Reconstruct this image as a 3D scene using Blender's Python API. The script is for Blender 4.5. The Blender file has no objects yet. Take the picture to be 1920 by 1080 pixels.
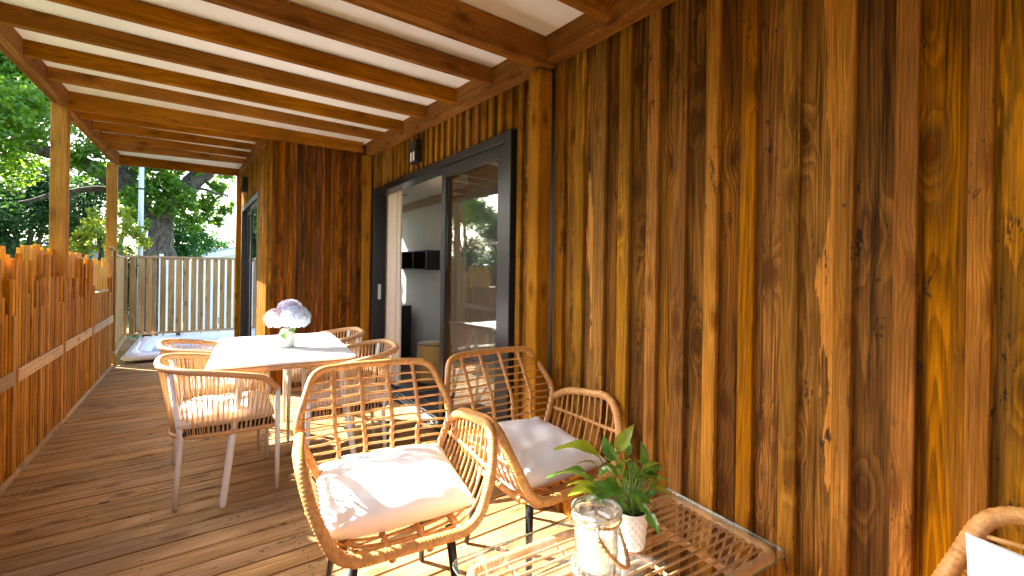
import bpy, math, random
import numpy as np
from mathutils import Vector, Matrix, Euler, Quaternion
random.seed(7); rng = np.random.default_rng(11)
R = math.radians
scene = bpy.context.scene
col = scene.collection

# ------------------------------------------------------------------ camera
F_PX, YAW, ROLL, CY = 825.0, .6144, .0146, 506.2
cd = bpy.data.cameras.new('camera'); cam = bpy.data.objects.new('camera', cd); col.objects.link(cam)
_f = Vector((math.sin(YAW), math.cos(YAW), 0)); _r = Vector((math.cos(YAW), -math.sin(YAW), 0)); _u = Vector((0, 0, 1))
_R = _r*math.cos(ROLL) + _u*math.sin(ROLL); _U = _u*math.cos(ROLL) - _r*math.sin(ROLL)
m = Matrix((( _R.x, _U.x, -_f.x, 0), (_R.y, _U.y, -_f.y, 0), (_R.z, _U.z, -_f.z, 1.30), (0, 0, 0, 1)))
cam.matrix_world = m
cd.sensor_width = 36; cd.lens = 36*F_PX/1920; cd.shift_y = -(540-CY)/1920
cd.clip_start = .03; cd.clip_end = 600
scene.camera = cam
# ------------------------------------------------------------------ light
SUN = Vector((-.548, .609, .543)).normalized()          # towards the sun
world = bpy.data.worlds.new('World'); scene.world = world; world.use_nodes = True
wn = world.node_tree; bg = wn.nodes['Background']
sky = wn.nodes.new('ShaderNodeTexSky'); sky.sky_type = 'NISHITA'; sky.sun_disc = False
sky.sun_elevation = math.asin(SUN.z); sky.sun_rotation = math.atan2(SUN.x, SUN.y)
sky.air_density = 1.0; sky.dust_density = 2.0; sky.ozone_density = 1.0
wn.links.new(sky.outputs[0], bg.inputs[0]); bg.inputs[1].default_value = .15
sl = bpy.data.lights.new('sun', 'SUN'); sl.energy = 5.0; sl.angle = R(.5); sl.color = (1, .935, .84)
so = bpy.data.objects.new('sun', sl); col.objects.link(so)
so.rotation_euler = (-SUN).to_track_quat('-Z', 'Y').to_euler()
scene.view_settings.view_transform = 'Standard'; scene.view_settings.look = 'None'
scene.view_settings.gamma = 1; scene.view_settings.exposure = 3.2
try:
    scene.cycles.max_bounces = 10; scene.cycles.diffuse_bounces = 6; scene.cycles.transparent_max_bounces = 24
except Exception: pass

# ------------------------------------------------------------------ helpers
class MB:
    def __init__(s): s.v = []; s.f = []
    def add(s, vs, fs):
        n = len(s.v); s.v += [tuple(p) for p in vs]; s.f += [tuple(i+n for i in q) for q in fs]; return s
    def box(s, size, loc=(0,0,0), rot=None, b=.0):
        x, y, z = size[0]/2, size[1]/2, size[2]/2; loc = Vector(loc)
        b = min(b, x*.45, y*.45, z*.45)
        if b <= 0:
            vs = [Vector((i*x, j*y, k*z)) for i in (-1,1) for j in (-1,1) for k in (-1,1)]
            fs = [(0,1,3,2),(4,6,7,5),(0,4,5,1),(2,3,7,6),(0,2,6,4),(1,5,7,3)]
        else:
            vs = []; idx = {}
            for i in (-1,1):
                for j in (-1,1):
                    for k in (-1,1):
                        for a in range(3):
                            p = [i*x, j*y, k*z]
                            for q in range(3):
                                if q != a: p[q] -= (i,j,k)[q]*b
                            idx[(i,j,k,a)] = len(vs); vs.append(Vector(p))
            fs = []
            def quad(pts):
                c = sum((vs[t] for t in pts), Vector())/len(pts)
                nrm = (vs[pts[1]]-vs[pts[0]]).cross(vs[pts[2]]-vs[pts[0]])
                fs.append(tuple(pts) if nrm.dot(c) > 0 else tuple(reversed(pts)))
            for a in range(3):
                o = [q for q in range(3) if q != a]
                for sg in (-1,1):
                    pts = []
                    for (p, q) in ((-1,-1),(1,-1),(1,1),(-1,1)):
                        t = [0,0,0]; t[a] = sg; t[o[0]] = p; t[o[1]] = q; pts.append(idx[(*t, a)])
                    quad(pts)
                for p in (-1,1):
                    for q in (-1,1):
                        t0 = [0,0,0]; t0[o[0]] = p; t0[o[1]] = q; t1 = list(t0); t0[a] = -1; t1[a] = 1
                        quad([idx[(*t0,o[0])], idx[(*t1,o[0])], idx[(*t1,o[1])], idx[(*t0,o[1])]])
            for i in (-1,1):
                for j in (-1,1):
                    for k in (-1,1): quad([idx[(i,j,k,0)], idx[(i,j,k,1)], idx[(i,j,k,2)]])
        if rot is not None: vs = [rot @ p for p in vs]
        return s.add([p+loc for p in vs], fs)
    def tube(s, path, rad, seg=8, closed=False, cap=True):
        path = [Vector(p) for p in path]; n = len(path)
        rad = rad if isinstance(rad, (list, tuple)) else [rad]*n
        tang = []
        for i in range(n):
            a = path[(i-1) % n] if (closed or i > 0) else path[0]
            b = path[(i+1) % n] if (closed or i < n-1) else path[-1]
            t = (b-a); tang.append(t.normalized() if t.length > 1e-9 else Vector((0,0,1)))
        up = Vector((0,0,1)) if abs(tang[0].z) < .9 else Vector((1,0,0))
        nrm = tang[0].cross(up).normalized(); base = len(s.v); vs = []; fs = []
        for i in range(n):
            if i > 0:
                q = tang[i-1].rotation_difference(tang[i]); nrm = q @ nrm
                nrm = (nrm - tang[i]*nrm.dot(tang[i])).normalized()
            bn = tang[i].cross(nrm)
            for k in range(seg):
                a = 2*math.pi*k/seg; vs.append(path[i] + (nrm*math.cos(a)+bn*math.sin(a))*rad[i])
        m = n if closed else n-1
        for i in range(m):
            j = (i+1) % n
            for k in range(seg):
                l = (k+1) % seg; fs.append((i*seg+k, i*seg+l, j*seg+l, j*seg+k))
        if cap and not closed:
            fs.append(tuple(reversed(range(seg)))); fs.append(tuple((n-1)*seg+k for k in range(seg)))
        return s.add(vs, fs)
    def lathe(s, prof, loc=(0,0,0), seg=32):
        loc = Vector(loc); vs = []; fs = []
        for r, z in prof:
            for k in range(seg):
                a = 2*math.pi*k/seg; vs.append(loc+Vector((r*math.cos(a), r*math.sin(a), z)))
        for i in range(len(prof)-1):
            for k in range(seg):
                l = (k+1) % seg; fs.append((i*seg+k, i*seg+l, (i+1)*seg+l, (i+1)*seg+k))
        return s.add(vs, fs)
    def mesh(s, name, mat, smooth=False):
        me = bpy.data.meshes.new(name); me.from_pydata(s.v, [], s.f); me.update()
        if smooth: me.polygons.foreach_set('use_smooth', [True]*len(me.polygons))
        if mat is not None: me.materials.append(mat)
        return me
    def build(s, name, mat, parent=None, smooth=False, loc=None, rot=None):
        return link(name, s.mesh(name, mat, smooth), parent, loc, rot)

def link(name, me, parent=None, loc=None, rot=None):
    o = bpy.data.objects.new(name, me); col.objects.link(o)
    if parent is not None: o.parent = parent
    if loc is not None: o.location = loc
    if rot is not None: o.rotation_euler = rot
    return o
def tag(o, label=None, cat=None, group=None, kind=None):
    if label: o['label'] = label
    if cat: o['category'] = cat
    if group: o['group'] = group
    if kind: o['kind'] = kind
    return o
def thing(name, label, cat, loc=(0,0,0), rz=0, group=None):
    o = bpy.data.objects.new(name, None); col.objects.link(o); o.empty_display_size = .1
    o.location = loc; o.rotation_euler = (0,0,rz); return tag(o, label, cat, group)
def copy_tree(o, parent=None):
    c = o.copy(); col.objects.link(c); c.parent = parent
    for ch in list(o.children): copy_tree(ch, c)
    return c
_cache = {}
def plank(name, size, loc, mat, parent=None, rot=None, b=.002):
    key = (tuple(round(x, 4) for x in size), mat.name, b)
    if key not in _cache: _cache[key] = MB().box(size, b=b).mesh(name, mat)
    return link(name, _cache[key], parent, loc, rot)
def beam(name, p0, p1, w, h, mat, parent=None, b=.003):
    """timber between two points (centre of its BOTTOM face), local X along it"""
    p0 = Vector(p0); p1 = Vector(p1); d = p1-p0; L = d.length; x = d.normalized()
    y = Vector((0,0,1)).cross(x).normalized(); z = x.cross(y)
    M = Matrix((x, y, z)).transposed()
    o = MB().box((L, w, h), b=b).build(name, mat, parent)
    o.matrix_local = Matrix.Translation((p0+p1)/2 + z*h/2) @ M.to_4x4(); return o
def smooth_path(pts, rad=.06, closed=False, step=.01):
    """polyline with rounded corners, resampled at equal steps"""
    P = [Vector(p) for p in pts]; n = len(P); out = []
    rr = rad if isinstance(rad, (list, tuple)) else [rad]*n
    rngi = range(n) if closed else range(1, n-1)
    if not closed: out.append(P[0])
    for i in rngi:
        a, b, c = P[i-1], P[i], P[(i+1) % n]
        r = min(rr[i], (a-b).length*.49, (c-b).length*.49)
        s = b+(a-b).normalized()*r; e = b+(c-b).normalized()*r
        for k in range(9):
            t = k/8; out.append(s*(1-t)**2 + b*2*t*(1-t) + e*t*t)
    if not closed: out.append(P[-1])
    return resample(out, step, closed)
def resample(out, step, closed=False):
    Q = out+[out[0]] if closed else out
    d = [0]
    for i in range(1, len(Q)): d.append(d[-1]+(Q[i]-Q[i-1]).length)
    L = d[-1]; m = max(2, int(round(L/step))); res = []; j = 0
    for k in range(m if closed else m+1):
        t = L*k/m
        while j < len(d)-2 and d[j+1] < t: j += 1
        s = (t-d[j])/max(1e-9, d[j+1]-d[j]); res.append(Q[j].lerp(Q[j+1], s))
    return res
def wrap_tube(mb, pts, r, closed=False, rad=.06, pitch=.0075, seg=10, raw=False):
    path = pts if raw else smooth_path(pts, rad, closed, pitch/3)
    if raw: path = resample([Vector(p) for p in pts], pitch/3, closed)
    n = len(path)
    if closed and n % 3: path = path[:n-(n % 3)]; n = len(path)
    pr = (r*.95, r*1.04, r*1.03)
    mb.tube(path, [pr[i % 3] for i in range(n)], seg, closed)
    return path

# ------------------------------------------------------------------ materials
def newmat(name):
    m = bpy.data.materials.new(name); m.use_nodes = True; nt = m.node_tree
    return m, nt, nt.nodes['Principled BSDF']
def N(nt, t, **kw):
    n = nt.nodes.new(t)
    for k, v in kw.items():
        if k.startswith('i_'):
            key = k[2:]; key = int(key) if key.isdigit() else key.replace('_', ' ')
            n.inputs[key].default_value = v
        else: setattr(n, k, v)
    return n
def mth(nt, op, a, b=None, c=None, clamp=False):
    n = nt.nodes.new('ShaderNodeMath'); n.operation = op; n.use_clamp = clamp
    for i, x in enumerate((a, b, c)):
        if x is None: continue
        if isinstance(x, (int, float)): n.inputs[i].default_value = x
        else: nt.links.new(x, n.inputs[i])
    return n.outputs[0]
def mixc(nt, fac, a, b, mode='MIX'):
    n = nt.nodes.new('ShaderNodeMix'); n.data_type = 'RGBA'; n.blend_type = mode
    for key, x in ((0, fac), (6, a), (7, b)):
        if isinstance(x, (int, float)): n.inputs[key].default_value = x
        elif isinstance(x, tuple): n.inputs[key].default_value = (*x, 1) if len(x) == 3 else x
        else: nt.links.new(x, n.inputs[key])
    return n.outputs[2]
def maprange(nt, x, a, b, c=0., d=1., smooth=True):
    n = nt.nodes.new('ShaderNodeMapRange'); n.interpolation_type = 'SMOOTHSTEP' if smooth else 'LINEAR'
    nt.links.new(x, n.inputs[0])
    for i, v in zip((1,2,3,4), (a,b,c,d)): n.inputs[i].default_value = v
    return n.outputs[0]

def wood(name, light, dark, axis='Z', rings=9., ring_amt=.55, knot_amt=1., stain=None, stain_amt=.0,
         rough=.55, vmin=.75, vmax=1.2, skip=0., blotch=0., blotchcol=(.03,.02,.015), saw=0., width=.12, spec=.35, hue=.0, grey=None, fib=(.74,1.2), streak=.3, warp=.11):
    m, nt, bs = newmat(name); L = nt.links.new
    tc = N(nt, 'ShaderNodeTexCoord'); oi = N(nt, 'ShaderNodeObjectInfo'); rnd = oi.outputs['Random']
    sp = N(nt, 'ShaderNodeSeparateXYZ'); L(tc.outputs['Object'], sp.inputs[0])
    ax = {'X':0,'Y':1,'Z':2}[axis]; oth = [i for i in range(3) if i != ax]
    along = mth(nt, 'ADD', sp.outputs[ax], mth(nt, 'MULTIPLY', rnd, 137.3))
    across = mth(nt, 'ADD', sp.outputs[oth[0]], sp.outputs[oth[1]])
    r2 = mth(nt, 'FRACT', mth(nt, 'MULTIPLY', rnd, 71.7)); r3 = mth(nt, 'FRACT', mth(nt, 'MULTIPLY', rnd, 913.1))
    off = mth(nt, 'MULTIPLY', r2, 41.)
    def vec(sa, sb, extra=0.):
        c = N(nt, 'ShaderNodeCombineXYZ'); L(mth(nt, 'MULTIPLY', mth(nt, 'ADD', across, off), sa), c.inputs[0])
        L(mth(nt, 'MULTIPLY', along, sb), c.inputs[1]); c.inputs[2].default_value = extra; return c.outputs[0]
    # knots
    vo = N(nt, 'ShaderNodeTexVoronoi', voronoi_dimensions='2D', feature='F1'); vo.inputs['Scale'].default_value = 1.; vo.inputs['Randomness'].default_value = 1.
    L(vec(6. if width > .08 else 9., 2.6, 0), vo.inputs['Vector'])
    kd = vo.outputs['Distance']; csep = N(nt, 'ShaderNodeSeparateColor'); L(vo.outputs['Color'], csep.inputs[0])
    ksel = maprange(nt, csep.outputs[0], .4, .5)                     # only some cells carry a knot
    wob = N(nt, 'ShaderNodeTexNoise', noise_dimensions='2D', i_Scale=1., i_Detail=2.); L(vec(40, 22), wob.inputs['Vector'])
    kd = mth(nt, 'ADD', kd, mth(nt, 'MULTIPLY', mth(nt, 'SUBTRACT', wob.outputs[0], .5), .05))
    kf = mth(nt, 'MULTIPLY', mth(nt, 'SUBTRACT', 1., maprange(nt, kd, .0, .42)), ksel)   # warp field
    kcore = mth(nt, 'MULTIPLY', mth(nt, 'SUBTRACT', 1., maprange(nt, kd, .06, .085)), ksel)
    kring = mth(nt, 'MULTIPLY', mth(nt, 'SUBTRACT', 1., maprange(nt, kd, .07, .22)), ksel)
    # growth rings
    n1 = N(nt, 'ShaderNodeTexNoise', noise_dimensions='2D', i_Scale=1., i_Detail=1.5, i_Roughness=.45, i_Distortion=.25)
    L(vec(6.5, .20, 3), n1.inputs['Vector'])
    fld = mth(nt, 'ADD', n1.outputs[0], mth(nt, 'MULTIPLY', kf, warp*knot_amt))
    fb = N(nt, 'ShaderNodeTexNoise', noise_dimensions='2D', i_Scale=1., i_Detail=3.); L(vec(26, 1.6, 5), fb.inputs['Vector'])
    fld = mth(nt, 'ADD', fld, mth(nt, 'MULTIPLY', fb.outputs[0], .026))
    ph = mth(nt, 'FRACT', mth(nt, 'MULTIPLY', fld, rings*3.4))
    ring = mth(nt, 'MULTIPLY', maprange(nt, ph, 0, .82), mth(nt, 'SUBTRACT', 1., maprange(nt, ph, .86, 1.)))
    fi = N(nt, 'ShaderNodeTexNoise', noise_dimensions='2D', i_Scale=1., i_Detail=4., i_Roughness=.65); L(vec(190, 5., 9), fi.inputs['Vector'])
    bl = N(nt, 'ShaderNodeTexNoise', noise_dimensions='2D', i_Scale=1., i_Detail=4., i_Roughness=.55); L(vec(5., 1.3, 2), bl.inputs['Vector'])
    c = mixc(nt, mth(nt, 'MULTIPLY', ring, ring_amt), light, dark)
    c = mixc(nt, maprange(nt, bl.outputs[0], .34, .68, 0, .8), c, mixc(nt, .75, c, dark))
    st = N(nt, 'ShaderNodeTexNoise', noise_dimensions='2D', i_Scale=1., i_Detail=5., i_Roughness=.62); L(vec(34, .75, 12), st.inputs['Vector'])
    c = mixc(nt, mth(nt, 'MULTIPLY', maprange(nt, st.outputs[0], .52, .70), streak), c, (dark[0]*.7, dark[1]*.7, dark[2]*.7))
    if skip > 0:
        s1 = N(nt, 'ShaderNodeTexNoise', noise_dimensions='2D', i_Scale=1., i_Detail=5., i_Roughness=.6, i_Distortion=.15); L(vec(11, .9, 7), s1.inputs['Vector'])
        sk = mth(nt, 'MULTIPLY', maprange(nt, mth(nt, 'ADD', s1.outputs[0], mth(nt, 'MULTIPLY', mth(nt, 'SUBTRACT', n1.outputs[0], .5), .5)), .60, .625), maprange(nt, r3, 1-skip, 1-skip+.05))
        c = mixc(nt, mth(nt, 'MULTIPLY', sk, .8), c, (min(1, light[0]*1.6), min(1, light[1]*1.45), light[2]*1.2))
    if grey is not None:
        g1 = N(nt, 'ShaderNodeTexNoise', noise_dimensions='2D', i_Scale=1., i_Detail=5., i_Roughness=.6); L(vec(16, 1.1, 4), g1.inputs['Vector'])
        c = mixc(nt, mth(nt, 'MULTIPLY', maprange(nt, g1.outputs[0], .45, .7, 0, .75), maprange(nt, r2, .2, .9, .15, 1.)), c, grey)
    if blotch > 0:
        b1 = N(nt, 'ShaderNodeTexNoise', noise_dimensions='2D', i_Scale=1., i_Detail=4., i_Roughness=.7); L(vec(30, 9, 6), b1.inputs['Vector'])
        b2 = N(nt, 'ShaderNodeTexNoise', noise_dimensions='2D', i_Scale=1., i_Detail=1.); L(vec(3.5, 1.1, 8), b2.inputs['Vector'])
        bm = mth(nt, 'MULTIPLY', maprange(nt, b1.outputs[0], .60, .68), maprange(nt, b2.outputs[0], .50, .62))
        c = mixc(nt, mth(nt, 'MULTIPLY', bm, blotch), c, blotchcol)
    c = mixc(nt, mth(nt, 'MULTIPLY', kring, .55*min(1, knot_amt)), c, (dark[0]*.6, dark[1]*.6, dark[2]*.6))
    kr = mth(nt, 'FRACT', mth(nt, 'MULTIPLY', kd, 60.))
    kcol = mixc(nt, kr, (dark[0]*.9, dark[1]*.8, dark[2]*.8), (light[0]*.42, light[1]*.32, light[2]*.32))
    c = mixc(nt, mth(nt, 'MULTIPLY', kcore, .9*min(1, knot_amt)), c, kcol)
    val = mth(nt, 'MULTIPLY', maprange(nt, fi.outputs[0], .25, .75, fib[0], fib[1], False), maprange(nt, rnd, 0, 1, vmin, vmax, False))
    hs = N(nt, 'ShaderNodeHueSaturation'); L(c, hs.inputs['Color']); L(val, hs.inputs['Value'])
    L(maprange(nt, r3, 0, 1, .505-hue, .505+hue, False), hs.inputs['Hue']); L(maprange(nt, r2, 0, 1, .94, 1.06, False), hs.inputs['Saturation'])
    L(hs.outputs[0], bs.inputs['Base Color'])
    L(maprange(nt, fi.outputs[0], .3, .7, rough-.08, rough+.12), bs.inputs['Roughness'])
    bs.inputs['Specular IOR Level'].default_value = spec
    hgt = mth(nt, 'ADD', mth(nt, 'MULTIPLY', ring, -.5), mth(nt, 'MULTIPLY', fi.outputs[0], .9))
    if saw > 0:
        sw = N(nt, 'ShaderNodeTexNoise', noise_dimensions='2D', i_Scale=1., i_Detail=2.); L(vec(6, 230, 1), sw.inputs['Vector'])
        hgt = mth(nt, 'ADD', hgt, mth(nt, 'MULTIPLY', sw.outputs[0], saw))
    bp = N(nt, 'ShaderNodeBump', i_Strength=.45, i_Distance=.0022); L(hgt, bp.inputs['Height']); L(bp.outputs[0], bs.inputs['Normal'])
    return m

def plain(name, color, rough=.5, metal=0., noise=0., nscale=8., bump=0., bscale=200., spec=.5, objrand=0., sheen=0.):
    m, nt, bs = newmat(name); L = nt.links.new
    bs.inputs['Roughness'].default_value = rough; bs.inputs['Metallic'].default_value = metal
    bs.inputs['Specular IOR Level'].default_value = spec
    tc = N(nt, 'ShaderNodeTexCoord')
    n = N(nt, 'ShaderNodeTexNoise', i_Scale=nscale, i_Detail=5., i_Roughness=.6); L(tc.outputs['Object'], n.inputs['Vector'])
    v = maprange(nt, n.outputs[0], .25, .75, 1-noise, 1+noise, False)
    if objrand > 0:
        oi = N(nt, 'ShaderNodeObjectInfo'); v = mth(nt, 'MULTIPLY', v, maprange(nt, oi.outputs['Random'], 0, 1, 1-objrand, 1+objrand, False))
    hs = N(nt, 'ShaderNodeHueSaturation'); hs.inputs['Color'].default_value = (*color, 1); L(v, hs.inputs['Value']); L(hs.outputs[0], bs.inputs['Base Color'])
    if bump > 0:
        b = N(nt, 'ShaderNodeTexNoise', i_Scale=bscale, i_Detail=3.); L(tc.outputs['Object'], b.inputs['Vector'])
        bp = N(nt, 'ShaderNodeBump', i_Strength=bump, i_Distance=.002); L(b.outputs[0], bp.inputs['Height']); L(bp.outputs[0], bs.inputs['Normal'])
    if sheen: bs.inputs['Sheen Weight'].default_value = sheen
    return m
def rattan(name, c1, c2, rough=.45):
    m, nt, bs = newmat(name); L = nt.links.new
    tc = N(nt, 'ShaderNodeTexCoord')
    n = N(nt, 'ShaderNodeTexNoise', i_Scale=55., i_Detail=4., i_Roughness=.7); L(tc.outputs['Object'], n.inputs['Vector'])
    n2 = N(nt, 'ShaderNodeTexNoise', i_Scale=420., i_Detail=2.); L(tc.outputs['Object'], n2.inputs['Vector'])
    c = mixc(nt, maprange(nt, n.outputs[0], .32, .68), c1, c2)
    hs = N(nt, 'ShaderNodeHueSaturation'); L(c, hs.inputs['Color']); L(maprange(nt, n2.outputs[0], .3, .7, .82, 1.15, False), hs.inputs['Value'])
    L(hs.outputs[0], bs.inputs['Base Color']); bs.inputs['Roughness'].default_value = rough
    bp = N(nt, 'ShaderNodeBump', i_Strength=.3, i_Distance=.001); L(n2.outputs[0], bp.inputs['Height']); L(bp.outputs[0], bs.inputs['Normal'])
    return m
def thin_glass(name, tint=(1,1,1), ior=1.5, rough=0., boost=1., dirt_glare=0.):
    m = bpy.data.materials.new(name); m.use_nodes = True; nt = m.node_tree; L = nt.links.new
    nt.nodes.remove(nt.nodes['Principled BSDF']); out = nt.nodes['Material Output']
    tr = N(nt, 'ShaderNodeBsdfTransparent'); tr.inputs[0].default_value = (*tint, 1)
    gl = N(nt, 'ShaderNodeBsdfGlossy'); gl.inputs['Roughness'].default_value = rough
    ge = N(nt, 'ShaderNodeNewGeometry'); dp = N(nt, 'ShaderNodeVectorMath', operation='DOT_PRODUCT'); L(ge.outputs['Incoming'], dp.inputs[0]); L(ge.outputs['Normal'], dp.inputs[1])
    f0 = ((ior-1)/(ior+1))**2                             # Schlick, the same from both sides of the thin pane
    f = mth(nt, 'ADD', f0, mth(nt, 'MULTIPLY', mth(nt, 'POWER', mth(nt, 'SUBTRACT', 1., mth(nt, 'ABSOLUTE', dp.outputs['Value'])), 5.), 1-f0))
    f = mth(nt, 'MULTIPLY', f, boost, clamp=True)
    mx = N(nt, 'ShaderNodeMixShader'); L(f, mx.inputs[0]); L(tr.outputs[0], mx.inputs[1]); L(gl.outputs[0], mx.inputs[2])
    last = mx.outputs[0]
    if dirt_glare > 0:  # patchy whitish film; on the lantern it paints in glare
        tc = N(nt, 'ShaderNodeTexCoord'); n = N(nt, 'ShaderNodeTexNoise', i_Scale=14., i_Detail=6., i_Roughness=.7); L(tc.outputs['Object'], n.inputs['Vector'])
        df = N(nt, 'ShaderNodeBsdfDiffuse'); df.inputs[0].default_value = (.7,.7,.68,1)
        m2 = N(nt, 'ShaderNodeMixShader'); L(maprange(nt, n.outputs[0], .4, .75, 0, dirt_glare), m2.inputs[0]); L(last, m2.inputs[1]); L(df.outputs[0], m2.inputs[2]); last = m2.outputs[0]
    L(last, out.inputs['Surface']); return m
def leafmat(name, c1, c2, trans=.5, rough=.45, spec=.4):
    m, nt, bs = newmat(name); L = nt.links.new; out = nt.nodes['Material Output']
    g = N(nt, 'ShaderNodeNewGeometry'); tc = N(nt, 'ShaderNodeTexCoord')
    n = N(nt, 'ShaderNodeTexNoise', i_Scale=1.3, i_Detail=3.); L(tc.outputs['Object'], n.inputs['Vector'])
    f = mth(nt, 'ADD', mth(nt, 'MULTIPLY', g.outputs['Random Per Island'], .7), mth(nt, 'MULTIPLY', maprange(nt, n.outputs[0], .35, .65), .3))
    c = mixc(nt, f, c1, c2); L(c, bs.inputs['Base Color'])
    bs.inputs['Roughness'].default_value = rough; bs.inputs['Specular IOR Level'].default_value = spec
    tl = N(nt, 'ShaderNodeBsdfTranslucent'); L(mixc(nt, .55, c, (min(1,c2[0]*2.2), min(1,c2[1]*1.9), c2[2]*.6)), tl.inputs[0])
    mx = N(nt, 'ShaderNodeMixShader'); mx.inputs[0].default_value = trans
    L(bs.outputs[0], mx.inputs[1]); L(tl.outputs[0], mx.inputs[2]); L(mx.outputs[0], out.inputs['Surface']); return m

W_CLAD = wood('cladding wood', (.42,.160,.014), (.050,.017,.003), 'Z', rings=8, ring_amt=.5, rough=.75, vmin=.62, vmax=1.15, skip=.40, saw=.5, hue=.008, grey=(.15,.068,.020), blotch=.9, spec=.07, fib=(.5,1.4), streak=.8, knot_amt=1.25, warp=.07)
W_BATT = wood('batten wood', (.45,.185,.020), (.13,.048,.007), 'Z', rings=8, ring_amt=.45, rough=.75, vmin=.68, vmax=1.2, skip=.25, saw=.5, width=.06, hue=.008, grey=(.21,.100,.028), spec=.07, blotch=.7, fib=(.55,1.35), streak=.7, warp=.06, knot_amt=1.2)
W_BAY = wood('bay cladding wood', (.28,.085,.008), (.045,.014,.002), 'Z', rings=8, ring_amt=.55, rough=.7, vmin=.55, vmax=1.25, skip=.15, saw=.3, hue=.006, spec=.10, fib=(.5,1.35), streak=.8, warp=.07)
W_RAFT = wood('rafter wood', (.38,.140,.016), (.16,.050,.006), 'X', rings=7, ring_amt=.45, rough=.75, vmin=.82, vmax=1.12, saw=.2, width=.11, spec=.08, fib=(.62,1.25), streak=.45, knot_amt=1.4, blotch=.5)
W_POST = wood('post wood', (.46,.195,.030), (.23,.085,.011), 'Z', rings=7, ring_amt=.4, rough=.75, vmin=.9, vmax=1.1, width=.1, spec=.08, fib=(.65,1.25), knot_amt=1.3)
W_DECK = wood('deck wood', (.54,.325,.160), (.22,.115,.045), 'X', rings=7, ring_amt=.45, knot_amt=1.0, rough=.8, vmin=.86, vmax=1.08, blotch=.95, blotchcol=(.06,.043,.030), width=.13, spec=.08, fib=(.62,1.25), streak=.5)
W_FENC = wood('fence slat wood', (.60,.260,.034), (.25,.085,.010), 'Z', rings=8, ring_amt=.5, rough=.75, vmin=.66, vmax=1.25, width=.045, spec=.08, fib=(.6,1.3), streak=.5)
W_FOUT = wood('fence board wood', (.85,.43,.055), (.55,.23,.025), 'Z', rings=7, ring_amt=.35, rough=.7, vmin=.85, vmax=1.1, width=.09, spec=.1)
W_RAIL = wood('fence rail wood', (.58,.38,.19), (.33,.18,.07), 'X', rings=7, ring_amt=.4, rough=.6)
W_SCRN = wood('screen board wood', (.52,.31,.13), (.27,.14,.05), 'Z', rings=8, ring_amt=.5, rough=.65, vmin=.8, vmax=1.15, width=.09, spec=.15, streak=.5)
W_FLOOR = wood('indoor floor wood', (.20,.12,.065), (.09,.05,.025), 'X', rings=7, ring_amt=.4, rough=.4)
M_ROOF = plain('roof sheet white', (.88,.88,.87), .6, noise=.04, nscale=3, bump=.25, bscale=500)
M_FRAME = plain('anthracite aluminium', (.011,.013,.016), .35, metal=.0, noise=.05, bump=.08, bscale=900)
M_BLACK = plain('black metal', (.012,.012,.013), .35, noise=.1)
M_BLACKP = plain('black plastic', (.014,.014,.015), .5, noise=.1)
M_ALU = plain('bare aluminium', (.72,.74,.76), .3, metal=.9, noise=.05)
M_WHITE = plain('white powder coat', (.80,.80,.78), .35, noise=.02)
M_TOP = plain('white table top', (.86,.87,.86), .28, noise=.01)
M_ROPE = rattan('tan rope', (.78,.52,.27), (.66,.40,.18), .6)
M_ROPEW = rattan('wrapped rope rim', (.66,.38,.17), (.52,.28,.11), .5)
M_RAT = rattan('rattan wrap', (.64,.335,.105), (.47,.205,.050), .5)
M_ROD = rattan('rattan rod', (.62,.325,.100), (.48,.225,.060), .45)
M_RATP = rattan('pale rattan wrap', (.72,.45,.24), (.60,.34,.15), .42)
M_CUSH = plain('cream cushion fabric', (.82,.84,.85), .85, noise=.02, nscale=4, bump=.35, bscale=900, spec=.2, sheen=.2)
M_SEATC = plain('beige seat pad fabric', (.78,.70,.60), .85, noise=.02, bump=.3, bscale=800, spec=.2)
M_GLASS = thin_glass('window glass', (.82,.84,.84), 1.6, 0, 1.8)
M_TGLASS = thin_glass('table glass', (.96,.985,.975), 1.52, 0, 2.2, dirt_glare=.05)
M_JRIM = thin_glass('lantern rim glass', (.93,.95,.95), 1.6, .08, 4.5, dirt_glare=.35)  # whitish mix paints glare into the rim so it reads bright
M_JAR = thin_glass('lantern glass', (.965,.975,.975), 1.5, .03, 2.8, dirt_glare=.28)  # whitish mix stands in for the overexposed glow of the jar
M_CANDLE = plain('candle wax', (.88,.85,.80), .5, noise=.01)
M_JUTE = rattan('jute rope', (.55,.34,.14), (.36,.19,.06), .9)
M_CERAM = plain('white ceramic', (.85,.84,.81), .3, noise=.01)
M_VASE = plain('ribbed vase ceramic', (.62,.62,.56), .6, noise=.06, nscale=30)
M_SOIL = plain('potting soil', (.025,.018,.013), .95, noise=.5, nscale=80, bump=1, bscale=150)
M_LEAF = leafmat('anthurium leaf', (.030,.115,.018), (.11,.24,.025), .28, .28, .6)
M_LEAFY = leafmat('young leaf', (.16,.26,.02), (.30,.38,.04), .35, .35)
M_STEM = plain('green stem', (.16,.26,.04), .5, noise=.1)
M_LAMP = plain('lamp diffuser', (.85,.85,.83), .35)
M_INW = plain('indoor wall panel', (.72,.68,.62), .7, noise=.03, nscale=2)
M_INC = plain('indoor ceiling', (.66,.61,.54), .7, noise=.02)
M_TRIM = plain('indoor trim', (.42,.29,.17), .6, noise=.08)
M_CURT = plain('cream curtain', (.70,.62,.52), .9, noise=.04, bump=.3, bscale=600, spec=.1)
M_OCHRE = plain('ochre velvet', (.30,.18,.045), .75, noise=.12, nscale=12, sheen=.4, spec=.2)
M_MAT = plain('dark door mat', (.02,.02,.022), .95, noise=.4, nscale=60, bump=1, bscale=300)
M_TUB = plain('hot tub shell', (.80,.83,.86), .22, noise=.03, nscale=5)
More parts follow.
